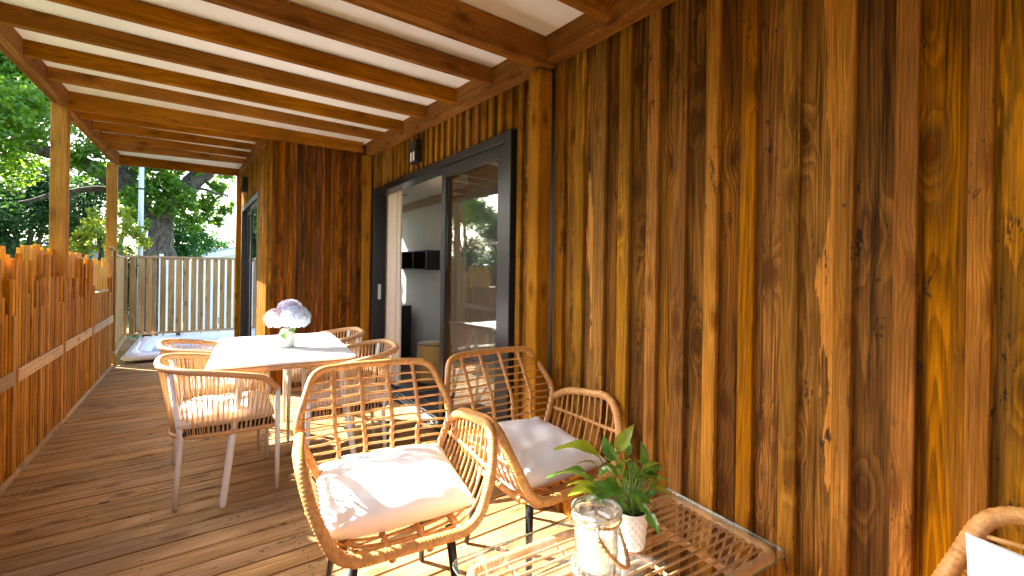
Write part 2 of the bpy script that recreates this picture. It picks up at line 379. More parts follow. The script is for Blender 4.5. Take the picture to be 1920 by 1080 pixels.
M_TUBC = plain('hot tub cabinet', (.05,.045,.042), .6, noise=.1)
M_WATER = plain('tub water', (.30,.55,.66), .05, noise=.05, nscale=9, bump=.4, bscale=14)
M_POLE = plain('galvanised pole', (.42,.47,.53), .45, metal=.3, noise=.06)
M_HOMEW = plain('white home wall', (.80,.80,.79), .55, noise=.03, nscale=2)
M_HOMER = plain('grey corrugated roof', (.40,.44,.48), .5, noise=.08)
M_DARK = plain('dark window', (.02,.022,.025), .1)

# ------------------------------------------------------------------ ground
def ground_mat():
    m, nt, bs = newmat('lawn'); L = nt.links.new; tc = N(nt, 'ShaderNodeTexCoord')
    a = N(nt, 'ShaderNodeTexNoise', i_Scale=.6, i_Detail=6.); b = N(nt, 'ShaderNodeTexNoise', i_Scale=60., i_Detail=4.)
    for q in (a, b): L(tc.outputs['Object'], q.inputs['Vector'])
    c = mixc(nt, maprange(nt, a.outputs[0], .35, .65), (.05,.10,.018), (.10,.15,.03)); c = mixc(nt, maprange(nt, b.outputs[0], .3, .7, 0, .6), c, (.03,.06,.01))
    L(c, bs.inputs['Base Color']); bs.inputs['Roughness'].default_value = .9
    bp = N(nt, 'ShaderNodeBump', i_Strength=.8, i_Distance=.03); L(b.outputs[0], bp.inputs['Height']); L(bp.outputs[0], bs.inputs['Normal']); return m
GZ = -.42
gm = MB().add([(-300,-300,0),(300,-300,0),(300,300,0),(-300,300,0)], [(0,1,2,3)])
tag(gm.build('ground', ground_mat(), loc=(0,0,GZ)), 'green lawn all around the deck and under the trees', kind='structure')

# ------------------------------------------------------------------ deck
deck = thing('deck', 'weathered brown timber deck of boards laid crosswise', 'deck'); deck['kind'] = 'structure'; del deck['category']
pitch = .1265; y = -1.45-17*.1265; i = 0
while y < 7.42:
    x0, x1 = -.985, (1.60 if y < 5.06 else .53)
    L_ = x1-x0; zz = random.uniform(-.0012, .0012)
    plank('plank', (L_, pitch-.0100, .026), ((x0+x1)/2, y+pitch/2, -.013+zz), W_DECK, deck, rot=(0,0,random.uniform(-.0006,.0006)), b=.0025)
    y += pitch
DY1 = y
for x in (-.8,-.2,.4,1.0,1.5):
    yy1 = DY1 if x < .5 else 5.0
    plank('joist', (.05, yy1+3.5, .1), (x, (yy1-3.5)/2, -.081), W_SCRN, deck)
sw = MB(); yq = -1.45-17*.1265
while yq < 7.3:
    for x in (-.8,-.2,.4,1.0,1.5):
        if x > .5 and yq > 5.0: continue
        for dy in (.032,.094): sw.lathe([(.0001,.0012),(.0036,.0012),(.0042,.0)], (x+random.uniform(-.006,.006), yq+dy, .0005), 6)
    yq += pitch
tag(sw.build('screw_heads', plain('dull screw', (.06,.05,.04), .5, metal=.6), deck), kind='stuff')
plank('fascia', (1.5, .03, .2), (-.235, DY1+.018, -.13), W_SCRN, deck)

# ------------------------------------------------------------------ pergola
ZB = lambda y: float(np.interp(y, [0,1.37,2.37,3.4,4.4,5.4,6.,8.], [2.385,2.44,2.482,2.54,2.592,2.612,2.63,2.66]))
XB = lambda y: .555 - .022*(y-5.07)                      # front plane of the bay
perg = thing('pergola', 'orange brown timber pergola over the deck with white roof sheets', 'pergola')
LX, OX = 1.50, -.90
near = [-3.12, -2.62, -2.12, -1.62, -1.12, -.62, -.12, .38, .88, 1.374, 2.37, 2.86, 3.37, 3.90, 4.40]  # bays behind the camera run on unseen to hold skylight off the wall
for yb in near:
    beam('rafter', (OX-.001, yb+.0225, ZB(yb)), (LX+.001, yb+.0225, ZB(yb)), .045, .098, W_RAFT, perg)
for k in (0, 1):                                          # the doubled beam over the wall post
    beam('rafter', (OX-.06, 1.862+.047*k, ZB(1.84)-.052+.012*k), (LX+.065, 1.862+.047*k, ZB(1.84)-.052+.012*k), .045, .15-.012*k, W_RAFT, perg)
beam('rafter', (OX-.001, 5.040, ZB(5.1)-.045), (1.464, 5.018, ZB(5.1)-.012), .055, .148, W_RAFT, perg)      # deep one at the bay wall
for yb in (5.46, 5.93, 6.42, 6.90):
    beam('rafter', (OX-.001, yb+.02, ZB(yb)-.005), (XB(yb)-.055, yb+.02, ZB(yb)+.03), .045, .085, W_RAFT, perg)
beam('rafter', (OX-.06, 7.82, ZB(7.8)-.03), (.50, 7.82, ZB(7.8)+.0), .06, .13, W_RAFT, perg)
# outer edge beams, in two lengths, and the ledgers on the house
for (a, b) in ((-3.55, 4.999), (5.101, 7.75)):
    beam('edge_beam', (OX-.0225, a, ZB(a)-.03), (OX-.0225, b, ZB(b)-.035), .045, .15, W_RAFT, perg)
    beam('edge_beam', (OX-.078, a, ZB(a)-.012), (OX-.078, b, ZB(b)-.017), .03, .15, W_RAFT, perg)
for (a, b) in ((-3.55, 1.8385), (1.934, 5.04)):
    beam('ledger', (LX+.040, a, ZB(a)-.035), (LX+.040, b, ZB(b)-.035), .079, .155, W_RAFT, perg)
beam('ledger', (XB(5.16)-.03, 5.16, ZB(5.16)-.05), (XB(7.79)-.03, 7.79, ZB(7.79)-.03), .045, .13, W_RAFT, perg)
for (a, b) in ((-3.6,1.374),(1.374,3.37),(3.37,5.1),(5.1,7.9)):
    za, zb_ = ZB(a)+.1, ZB(b)+.1; x1 = 1.585 if b < 5.2 else .6
    v = [(-1.05,a,za),(x1,a,za),(x1,b,zb_),(-1.05,b,zb_)]; v += [(p[0],p[1],p[2]+.02) for p in v]
    MB().add(v, [(3,2,1,0),(4,5,6,7),(0,1,5,4),(1,2,6,5),(2,3,7,6),(3,0,4,7)]).build('roof_panel', M_ROOF, perg)
def post(x0, x1, y0, y1, z1, z0=0.):
    plank('post', (x1-x0, y1-y0, z1-z0), ((x0+x1)/2, (y0+y1)/2, (z0+z1)/2), W_POST, perg, b=.006)
post(-1.0, -.90, 5.0, 5.1, ZB(5.05)+.09, GZ); post(-1.03, -.925, 7.8-.04, 7.86, ZB(7.8)-.035, GZ)
post(-1.0, -.90, .2, .3, ZB(.25)+.0-.04, GZ)
post(1.486, 1.5805, 1.873, 1.966, ZB(1.87)-.056); post(1.466, 1.556, 4.975, 5.037, ZB(5.)-.047)
post(.415, .488, 7.80, 7.87, ZB(7.8)-.005, GZ)

# ------------------------------------------------------------------ house
house = thing('timber_house', 'timber clad holiday home with board and batten walls and sliding doors', 'house')
def clad(y0, y1, z0, z1, xb=1.612, xf=1.582, list_=None, mats=(W_CLAD, W_BATT)):
    """battens proud of boards on a wall facing -X; ztop may vary with y"""
    e = list_
    zt = z1 if callable(z1) else (lambda y: z1)
    for a, b in e:
        if b < y0 or a > y1: continue
        h = zt((a+b)/2)-z0
        plank('batten', (.022, round(b-a, 4), round(h, 3)), (xf+.011+random.uniform(-.002,.002), (a+b)/2, z0+h/2), mats[1], house, b=.002)
    g = [y0]+[v for ab in e if y0 <= ab[0] and ab[1] <= y1 for v in ab]+[y1]
    cuts = [y0]+[(ab[0]+ab[1])/2 for ab in e if y0 < ab[0] and ab[1] < y1]+[y1]
    for a, b in zip(cuts[:-1], cuts[1:]):
        h = zt((a+b)/2)-z0
        plank('board', (.02, round(b-a-.003, 4), round(h, 3)), (xb+.0-.0+random.uniform(-.0015,.0015)+.003, (a+b)/2, z0+h/2), mats[0], house, b=.001)
batt = [(1.776,1.855),(1.625,1.689),(1.483,1.554),(1.333,1.396),(1.181,1.236),(1.046,1.105),(.91,.961),(.775,.827),(.633,.684),(.488,.535),(.344,.392),(.204,.247)]
yy = .204
while yy > -3.5: batt.append((yy-.145, yy-.095)); yy -= .145
batt.sort()
ZT = lambda y: ZB(y)+.1
clad(-3.58, 1.87, -.12, ZT, list_=batt)
clad(1.966, 2.243, -.12, ZT, list_=[(2.03,2.075),(2.16,2.205)])
lint = []; yy = 2.27
while yy < 4.97: w_ = random.uniform(.038,.06); lint.append((yy, yy+w_)); yy += random.uniform(.095,.125)
clad(2.243, 5.03, 2.19, ZT, list_=lint)
# flat sheathing right behind the boards so that no light leaks through
MB().box((.03, 5.823, 3.2), (1.641, -.6685, 1.1)).build('sheathing', M_BLACKP, house)
MB().box((.03, 2.787, .75), (1.641, 3.6365, 2.565)).build('sheathing', M_BLACKP, house)
# bay: wall facing the camera (-Y)
bx = 1.462; xb_edges = []
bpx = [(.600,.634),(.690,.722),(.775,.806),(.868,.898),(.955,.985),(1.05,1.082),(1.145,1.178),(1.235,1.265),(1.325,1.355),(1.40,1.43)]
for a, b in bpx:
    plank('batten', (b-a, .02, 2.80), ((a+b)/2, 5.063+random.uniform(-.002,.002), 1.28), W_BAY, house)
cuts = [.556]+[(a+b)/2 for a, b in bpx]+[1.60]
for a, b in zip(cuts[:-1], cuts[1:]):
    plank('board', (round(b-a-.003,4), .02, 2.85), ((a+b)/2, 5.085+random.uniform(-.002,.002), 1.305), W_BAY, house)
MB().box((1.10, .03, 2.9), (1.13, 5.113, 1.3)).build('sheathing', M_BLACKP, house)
# bay: wall facing the deck, slightly out of square, built along a turned frame
bayrot = math.atan(.022)
def bayplank(nm, y0, y1, z0, z1, dx, th, mat):
    yc = (y0+y1)/2; plank(nm, (th, y1-y0, z1-z0), (XB(yc)+dx, yc, (z0+z1)/2), mat, house, rot=(0,0,bayrot))
DB0, DB1, DBZ = 5.78, 7.62, 2.165
yy = 5.075
while yy < 5.76:
    bayplank('board', yy, yy+.087, -.12, 2.73, .012, .02, W_BATT); 
    bayplank('batten', yy+.03, yy+.068, -.12, 2.72, -.011, .02, W_BATT); yy += .088
yy = DB0-.002
while yy < 7.76:
    z0 = DBZ+.012 if yy < DB1-.03 else -.12
    bayplank('board', yy, yy+.087, z0, 2.73, .012, .02, W_BATT)
    bayplank('batten', yy+.03, yy+.07, z0, 2.72, -.011, .02, W_BATT); yy += .088
# sliding door of the bay
bd = link('sliding_door', None, house)
def bdp(nm, y0, y1, z0, z1, dx, th, mat):
    yc = (y0+y1)/2; plank(nm, (th, y1-y0, z1-z0), (XB(yc)+dx, yc, (z0+z1)/2), mat, bd, rot=(0,0,bayrot), b=.003)
bdp('frame', DB0, DB0+.06, 0, DBZ, .03, .11, M_FRAME); bdp('frame', DB1-.06, DB1, 0, DBZ, .03, .11, M_FRAME)
bdp('frame', DB0+.061, DB1-.061, DBZ-.07, DBZ, .03, .108, M_FRAME); bdp('frame', DB0+.061, DB1-.061, .0, .05, .03, .108, M_FRAME)
ymid = (DB0+DB1)/2
for a, b, dx in ((DB0+.061, ymid+.03, .015), (ymid-.03, DB1-.061, .055)):
    for u in (a, b-.055): bdp('stile', u, u+.055, .052, DBZ-.072, dx, .03, M_FRAME)
    bdp('pane', a+.056, b-.056, .06, DBZ-.08, dx, .006, M_GLASS)
    bdp('stile', a+.056, b-.056, .052, .13, dx, .028, M_FRAME); bdp('stile', a+.056, b-.056, DBZ-.13, DBZ-.072, dx, .028, M_FRAME)
bdp('threshold', DB0, DB1, -.03, .012, .03, .16, M_ALU)
MB().box((.9,2.5,.02), (1.12,6.5,-.02)).box((.9,2.5,.02), (1.12,6.5,2.3)).box((.02,2.5,2.3), (1.5,6.5,1.15)).box((.9,.02,2.3), (1.12,7.75,1.15)).build('bay_room_lining', M_TRIM, house)
MB().box((.9,.02,2.3), (1.12,5.2,1.15)).build('bay_room_lining', M_INW, house)
# sliding door of the living room
DY0, DY1_, DZ = 2.245, 5.005, 2.18
sd = link('sliding_door', None, house)
def sp_(nm, x0, x1, y0, y1, z0, z1, mat, b=.003, par=sd):
    return plank(nm, (x1-x0, y1-y0, z1-z0), ((x0+x1)/2, (y0+y1)/2, (z0+z1)/2), mat, par, b=b)
sp_('frame', 1.562, 1.70, DY0, DY0+.075, 0, DZ, M_FRAME); sp_('frame', 1.562, 1.70, DY1_-.11, DY1_, 0, DZ, M_FRAME)
sp_('frame', 1.563, 1.70, DY0+.076, DY1_-.111, DZ-.065, DZ-.001, M_FRAME)
sp_('threshold', 1.565, 1.80, DY0+.076, DY1_-.111, -.03, .012, M_BLACKP)
for xx in (1.59, 1.628, 1.67): sp_('track', xx-.006, xx+.006, DY0+.08, DY1_-.115, .0125, .024, M_ALU, b=.001)
ms = 3.235                                              # where the right leaf ends
for nm, xx, a, b in (('leaf', 1.592, DY0+.08, ms), ('leaf2', 1.640, DY0+.16, ms+.03)):
    for u, w_ in ((a, .085), (b-.07, .07)): sp_('stile', xx-.016, xx+.016, u, u+w_, .026, DZ-.067, M_FRAME)
    sp_('stile', xx-.015, xx+.015, a+.086, b-.071, .026, .12, M_FRAME); sp_('stile', xx-.015, xx+.015, a+.086, b-.071, DZ-.155, DZ-.067, M_FRAME)
    sp_('pane', xx-.003, xx+.003, a+.086, b-.071, .121, DZ-.156, M_GLASS, b=0)
sp_('handle', 1.615, 1.65, DY1_-.125, DY1_-.113, .95, 1.12, M_ALU)
# room behind
rx1, ry0, ry1, rz = 2.62, 1.5, 7.0, 2.30
def bx_(nm, x0,x1,y0,y1,z0,z1, mat): return MB().box((x1-x0,y1-y0,z1-z0), ((x0+x1)/2,(y0+y1)/2,(z0+z1)/2)).build(nm, mat, house)
yy = ry0
while yy < ry1:
    plank('floorboard', (1.35, .158, .02), (1.80+.675, yy+.08, -.012), W_FLOOR, house); yy += .16
bx_('room_ceiling', 1.66, 2.68, ry0, ry1, rz, rz+.03, M_INC)
y0_ = ry0
bx_('room_wall', rx1, rx1+.03, ry0, 3.396, 0, .8, M_INW); bx_('room_wall', rx1, rx1+.03, ry0, 3.396, 2.05, rz-.001, M_INW); bx_('window', rx1+.01, rx1+.018, ry0, 3.396, .801, 2.049, M_GLASS)  # the window is unseen, added to let daylight into the room
y0_ = 3.4
for y1_ in ( 4.62, 5.9, 7.0):
    bx_('room_wall', rx1, rx1+.03, y0_, y1_-.004, 0, rz-.001, M_INW); y0_ = y1_
bx_('room_wall', 1.66, rx1-.001, ry1, ry1+.03, 0, .85, M_INW); bx_('room_wall', 1.66, rx1-.001, ry1, ry1+.03, 2.1, rz-.001, M_INW)
wq = bx_('window', 1.66, rx1-.001, ry1+.01, ry1+.018, .851, 2.099, M_GLASS); bx_('window_post', 1.66, 1.74, ry1, ry1+.03, .851, 2.099, M_FRAME)  # second unseen window, put in to brighten the interior
bx_('room_wall', 1.66, rx1-.001, ry0-.03, ry0, 0, rz-.001, M_INW)
bx_('room_wall', 1.665, 1.70, 1.5, DY0-.001, 0, rz-.001, M_INW); bx_('room_wall', 1.665, 1.70, DY1_+.001, 6.999, 0, rz-.001, M_INW)
bx_('room_wall', 1.665, 1.70, DY0, DY1_, DZ+.001, rz-.001, M_INW)
bx_('cornice', rx1-.03, rx1-.001, ry0+.01, ry1-.01, rz-.11, rz-.002, M_TRIM)
bx_('cornice', 1.701, 1.76, ry0+.01, ry1-.01, rz-.09, rz-.002, M_TRIM)
bx_('house_roof', 1.645, 2.75, -3.6, 5.1, 2.78, 2.9, M_HOMER); bx_('house_roof', .62, 1.66, 5.13, 7.9, 2.78, 2.9, M_HOMER); bx_('house_roof', 1.661, 2.75, 5.13, 7.1, 2.78, 2.9, M_HOMER)
for k in range(18): plank('board', (.143,.02,2.75), (-.93+k*.146, -3.58+.006*(k%2), 1.26), W_CLAD, house)  # unseen end wall behind the camera, added to darken the house wall
MB().lathe([(0,-.004),(.035,-.004),(.037,0)], (2.25, 5.75, rz-.001), 20).build('downlight', M_BLACKP, house)


# ------------------------------------------------------------------ things in the doorway
def curtain(name, label, y0, y1, x, w, mat, folds=9, top=2.17):
    t = thing(name, label, 'curtain', (x, (y0+y1)/2, 0)); mb = MB(); nu = 90; nv = 10; vs = []; fs = []
    for j in range(nv+1):
        z = .03+(top-.03)*j/nv
        for i_ in range(nu+1):
            u = i_/nu; a = u*folds*2*math.pi + .25*math.sin(j*.7)
            vs.append((w*math.sin(a)*(1-.25*j/nv), (u-.5)*(y1-y0)+.006*math.sin(2*a), z))
    for j in range(nv):
        for i_ in range(nu): a = j*(nu+1)+i_; fs.append((a, a+1, a+nu+2, a+nu+1))
    mb.add(vs, fs).build('cloth', mat, t, smooth=True); return t
c1 = curtain('curtain', 'cream curtain gathered at the left side of the open doorway', 4.56, 4.985, 1.745, .030, M_CURT, 6)
tr = MB()
for k in range(95): tr.box((.006,.011,.010), (-.037, -.20+.004*math.sin(k*.8), .06+k*.0222))
tag(tr.build('trim_beads', plain('dark trim', (.10,.075,.05), .8), c1), kind='stuff')
c2 = curtain('curtain', 'cream curtain hanging behind the closed glass leaf of the door', 2.72, 3.15, 1.78, .03, M_CURT, 6)
sh = thing('wall_shelf', 'black wall shelf with three open compartments on the indoor wall', 'shelf', (2.62, 6.0, 1.29))
yL, yR = .74, -.60; hh = .25; dd = .20
for z in (0, hh): MB().box((dd, yL-yR, .015), (-dd/2, (yL+yR)/2, z)).build('panel', M_BLACKP, sh)
for k in range(4): MB().box((dd-.002, .015, hh-.016), (-dd/2, yR+.008+(yL-yR-.016)*k/3, hh/2)).build('divider', M_BLACKP, sh)
MB().box((.006, yL-yR, hh), (-.004, (yL+yR)/2, hh/2)).build('back_panel', M_BLACKP, sh)
ot = thing('ottoman', 'round ochre velvet ottoman with dark piping inside the doorway', 'ottoman', (2.2, 4.62, 0))
MB().lathe([(0,.02),(.19,.02),(.20,.04),(.203,.25),(.20,.44),(.195,.455),(0,.47)], seg=40).build('body', M_OCHRE, ot, smooth=True)
for z in (.45, .03): MB().tube([(.199*math.cos(a*.1571), .199*math.sin(a*.1571), z) for a in range(40)], .006, 6, True).build('piping', M_BLACKP, ot, smooth=True)
sp = thing('loudspeaker', 'tall narrow dark cabinet standing against the indoor wall by the curtain', 'cabinet', (2.40, 6.35, 0))
MB().box((.3,.35,.75), (0,0,.38), b=.01).build('body', M_BLACKP, sp); MB().box((.012,.29,.66), (-.157,0,.39), b=.004).build('front_panel', M_MAT, sp)
tag(MB().box((.42,1.1,.012), (0,0,0), b=.004).build('door_mat', M_MAT, loc=(2.05,3.75,.006)), 'dark door mat on the wooden floor just inside the doorway', 'door mat')

# ------------------------------------------------------------------ wall lamps
def lamp(label, loc, rz, s=1.):
    t = thing('wall_lamp', label, 'lamp', loc, rz, 'black bulkhead lamps on the cladding')
    w_, h_, d_ = .15*s, .205*s, .045
    MB().box((.02, w_, h_), (-.01,0,0), b=.006).build('backplate', M_BLACKP, t)
    MB().box((.04, w_*.92, h_*.42), (-.045,0,h_*.26), b=.01).build('hood', M_BLACKP, t)
    MB().box((.036, w_*.86, h_*.5), (-.04,0,-h_*.22), b=.012).build('diffuser', M_LAMP, t)
    g = MB()
    for k in range(4): g.box((.006, w_*.9, .004), (-.0625,0,h_*(.05-.028*k)))
    g.box((.006, .006, h_*.5), (-.0605,0,-h_*.22)).box((.05, w_*.95, .012), (-.04,0,-h_*.475), b=.003)
    g.box((.05,.008,h_*.5), (-.042,w_*.46,-h_*.22)).box((.05,.008,h_*.5), (-.042,-w_*.46,-h_*.22)).build('grille', M_BLACKP, t)
lamp('black bulkhead lamp with white diffuser above the open sliding door', (1.580, 3.72, 2.345), 0)
lamp('black bulkhead lamp on the bay wall above its dark door', (XB(7.0)-.022, 6.95, 2.40), bayrot)

# ------------------------------------------------------------------ left fence
fence = thing('slat_fence', 'orange brown fence of upright slats with uneven tops along the left edge of the deck', 'fence', (-.93,0,0))
def inner_top(y): return float(np.interp(y, [3.6,3.9,4.05,4.2,4.6,4.9,5.2,6.3,7.5],[1.15,1.15,1.02,1.1,1.12,1.08,1.02,1.0,.97]))
y = -3.5; k = 0
while y < 7.45:
    h1 = random.choice([1.00,1.02,1.10,1.18,1.2,1.32,1.36])-(.02*max(0,y-5))
    if 6.30 < y < 7.1: h1 = .985
    w_ = random.choice([.036,.036,.04,.044])
    plank('slat', (.022, w_, round(h1-.035,3)), (.006+random.uniform(-.0015,.0015), y, .035+(h1-.035)/2), W_FENC, fence, b=.0025)
    y += .0575+random.uniform(-.002,.003); k += 1
y = -3.5
while y < 7.45:
    big = random.random() < .25
    w_ = .118 if big else random.choice([.068,.075,.09])
    h1 = random.choice([1.35,1.40,1.425,1.42,1.44,1.33])-(.025*max(0,y-4.5))
    if 6.32 < y < 6.53: h1 = 1.0
    plank('board', (.020, w_-.001, round(h1+.3,3)), (-.050+random.uniform(-.002,.002), y+w_/2, (h1-.3)/2), W_FOUT, fence, b=.0025)
    y += w_+random.uniform(-.0,.004)
for yp in (-2.2,-.85,.4,1.65,2.75,3.86,4.98,6.12):                   # intermediate posts flush with the slats
    plank('post', (.05,.065,.985), (.0,yp,.4925), W_FENC, fence, b=.003)
yps = [-3.5,-2.2,-.85,.4,1.65,2.75,3.86,4.98,6.12,7.42]
for a, b in zip(yps[:-1], yps[1:]):
    o = beam('rail', (.026, a+.035, .575), (.026, b-.035, .575), .018, .082, W_RAIL, fence)
    nl = MB()
    for q in range(int((b-a-.1)/.0575)):
        for dz in (.018,.062): nl.lathe([(0,.0012),(.0028,.0008),(.003,0)], (0,0,0), 6)
    nm = MB()
    for q in range(int((b-a-.1)/.0575)):
        for dz in (.02,.06): nm.box((.002,.005,.005), (.0355, a+.07+q*.0575, .575+dz))
    tag(nm.build('nail_heads', M_BLACK, fence), kind='stuff')
beam('bottom_rail', (.006, -3.5, 0.001), (.006, 7.45, .001), .05, .034, W_RAIL, fence)
plank('slot_cap', (.09,.72,.018), (-.02,6.72,.99), W_RAIL, fence, b=.002)

# ------------------------------------------------------------------ brown screens round the tub
scr = thing('privacy_screen', 'grey brown privacy screen of spaced upright boards behind the hot tub', 'screen', (0,9.6,0))
xs = [-.976,-.895,-.861,-.779,-.758,-.681,-.582,-.582,-.575,-.496,-.467,-.38,-.358,-.276,-.254,-.179,-.148,-.072,-.049,.037,.06,.139,.171,.243,.275,.348,.381,.455]
sc = [(-.972,-.895),(-.861,-.779),(-.758,-.683),(-.575,-.497),(-.467,-.382),(-.360,-.278),(-.254,-.179),(-.148,-.072),(-.049,.030),(.06,.135),(.171,.243),(.275,.348),(.381,.455),(.49,.565),(.60,.675),(.71,.785)]
for a, b in sc:
    plank('board', (b-a,.018,1.29), ((a+b)/2, random.uniform(-.003,.003), .785), W_SCRN, scr)
for z, h_ in ((1.43,.035),(.14,.035)): plank('rail', (1.9,.05,h_), (-.07,.0,z+h_/2-.0175), wood('screen rail', (.40,.25,.13),(.20,.11,.05),'X') if z > 1 else W_RAIL, scr)
for x in (-1.03,-.655): plank('post', (.045,.06,1.9), (x,.056,.515), W_SCRN, scr)
s2 = thing('privacy_screen', 'brown privacy screen with a curved top edge at the end of the slat fence', 'screen', (-.95,7.55,0), math.atan(.05))
for k in range(22):
    yk = .05+k*.093; top = 1.40+.10*max(0, 1-yk/.9)**2
    plank('board', (.018,.086,round(top-.12,3)), (random.uniform(-.002,.002), yk, .12+(top-.12)/2), W_SCRN, s2)
tp = [(0,.0+k*.1, 1.405+.10*max(0,1-(k*.1)/.9)**2+.012) for k in range(21)]
for p, q in zip(tp[:-1], tp[1:]): pass
tb = MB()
for p, q in zip(tp[:-1], tp[1:]):
    p, q = Vector(p), Vector(q); d = q-p; ang = math.atan2(d.z, d.y)
    tb.box((.05, d.length+.002, .024), (p+q)/2, Matrix.Rotation(ang, 3, 'X'))
tb.build('top_rail', W_RAIL, s2)
beam('rail', (.03,.03,.10), (.03,2.03,.10), .04, .05, W_RAIL, s2)
plank('post', (.05,.05,1.85), (.0,.0,.48), W_SCRN, s2)

# ------------------------------------------------------------------ hot tub
tub = thing('hot_tub', 'sunken hot tub with white moulded rim and dark side beyond the deck', 'hot tub', (.14, 8.60, GZ))
def rrect(hx, hy, r, n=8):
    out = []
    for cx, cy_, a0 in ((hx-r,hy-r,0),(-hx+r,hy-r,90),(-hx+r,-hy+r,180),(hx-r,-hy+r,270)):
        for k in range(n+1):
            a = R(a0+90*k/n); out.append((cx+r*math.cos(a), cy_+r*math.sin(a)))
    return out
prof = [(1.0,.985,.20,.445),(1.015,.995,.21,.46),(1.0,.98,.21,.485),(.96,.945,.2,.52),(.86,.84,.22,.535),(.80,.78,.25,.52),(.76,.74,.28,.46),(.66,.64,.28,.30),(.62,.60,.25,.26)]
vs = []; fs = []; nn = 36
for hx, hy, r, z in prof: vs += [(x, y_, z) for x, y_ in rrect(hx, hy, r)]
for j in range(len(prof)-1):
    for k in range(nn): l = (k+1) % nn; fs.append((j*nn+k, j*nn+l, (j+1)*nn+l, (j+1)*nn+k))
fs.append(tuple((len(prof)-1)*nn+k for k in range(nn)))
MB().add(vs, fs).build('shell', M_TUB, tub, smooth=True)
cv = rrect(.97,.95,.15); vs = [(x,y_,0) for x,y_ in cv]+[(x,y_,.46) for x,y_ in cv]
MB().add(vs, [(k,(k+1)%nn,nn+(k+1)%nn,nn+k) for k in range(nn)]).build('cabinet', M_TUBC, tub)
wv = rrect(.73,.71,.27); MB().add([(x,y_,.43) for x,y_ in wv], [tuple(range(nn))]).build('water', M_WATER, tub)
for (x, y_) in ((-.45,.8),(.5,.82)): MB().lathe([(0,.03),(.03,.028),(.035,0)], (x,y_,.533), 16).build('knob', M_TUBC, tub)
wbox = thing('timber_support', 'dark timber block under the side screen beside the hot tub', 'support', (-.93,8.9,GZ))
MB().box((.12,1.2,.50), (0,0,.25), b=.01).build('body', W_SCRN, wbox)

# ------------------------------------------------------------------ dining table
tbl = thing('dining_table', 'white rectangular dining table with rope wrapped edge and splayed white legs', 'table', (.475, 3.52, 0), R(-5))
hx, hy, zt = .405, .60, .73
o = rrect(hx, hy, .06); nn = 36
vs = [(x,y_,zt-.012) for x,y_ in o]+[(x,y_,zt-.002) for x,y_ in o]+[(x*.996,y_*.997,zt) for x,y_ in o]
MB().add(vs, [(j*nn+k, j*nn+(k+1)%nn, (j+1)*nn+(k+1)%nn, (j+1)*nn+k) for j in (0,1) for k in range(nn)]+[tuple(2*nn+k for k in range(nn)), tuple(reversed(range(nn)))]).build('tabletop', M_TOP, tbl)
mb = MB(); wrap_tube(mb, [(x*.985,y_*.99,zt-.030) for x,y_ in o], .0155, True, pitch=.008, seg=8, raw=True); mb.build('rope_edge', M_ROPEW, tbl, smooth=True)
MB().box((2*hx-.1,.03,.02),(0,hy-.06,zt-.024)).box((2*hx-.1,.03,.02),(0,-hy+.1,zt-.024)).box((.03,2*hy-.23,.02),(hx-.1,0,zt-.024)).box((.03,2*hy-.23,.02),(-hx+.1,0,zt-.024)).build('under_frame', M_WHITE, tbl)
for sx in (-1,1):
    for sy in (-1,1):
        t0 = Vector((.04+sx*.27, sy*.52, zt-.03)); t1 = Vector((.04+sx*.345, sy*.76, .012))
        MB().tube([t0, t0.lerp(t1,.35), t0.lerp(t1,.98), t1], [.0215,.0205,.0165,.010], 16).build('leg', M_WHITE, tbl, smooth=True)

# ------------------------------------------------------------------ dining chairs
def cushion(mb, w, d, t, n=28, seed=0, pinch=.07, puff=.42, wr=.012):
    r_ = np.random.default_rng(seed); ph = r_.uniform(0, 6.28, 12)
    def P(u, v, s):
        x = u*w/2*(1-pinch*(1-v*v)*abs(u)); y_ = v*d/2*(1-pinch*(1-u*u)*abs(v))
        th = max(0, (1-abs(u)**2.6))**puff*max(0, (1-abs(v)**2.6))**puff
        wk = wr*(math.sin(7*u+4*v+ph[0])+math.sin(-5*u+9*v+ph[1])+.6*math.sin(13*u-6*v+ph[2])+.5*math.sin(15*v+5*u*u+ph[3]))*.25*th
        # creases fanning out of the corners
        rr = math.hypot(1-abs(u), 1-abs(v)); an = math.atan2(1-abs(v)+.001, 1-abs(u)+.001)
        wk += .5*wr*math.sin(an*9+ph[4+(u>0)+2*(v>0)])*math.exp(-((rr-.35)/.25)**2)*min(1, th*1.6)
        return (x, y_, s*(t/2*th)+wk*(1 if s > 0 else .3))
    g = lambda k: math.sin((k/n-.5)*math.pi)*.5+.5
    for s in (1,-1):
        vs = [P(2*g(i)-1, 2*g(j)-1, s) for j in range(n+1) for i in range(n+1)]
        fs = [(j*(n+1)+i, j*(n+1)+i+1, (j+1)*(n+1)+i+1, (j+1)*(n+1)+i) for j in range(n) for i in range(n)]
        if s < 0: fs = [tuple(reversed(f)) for f in fs]
        mb.add(vs, fs)
    return mb
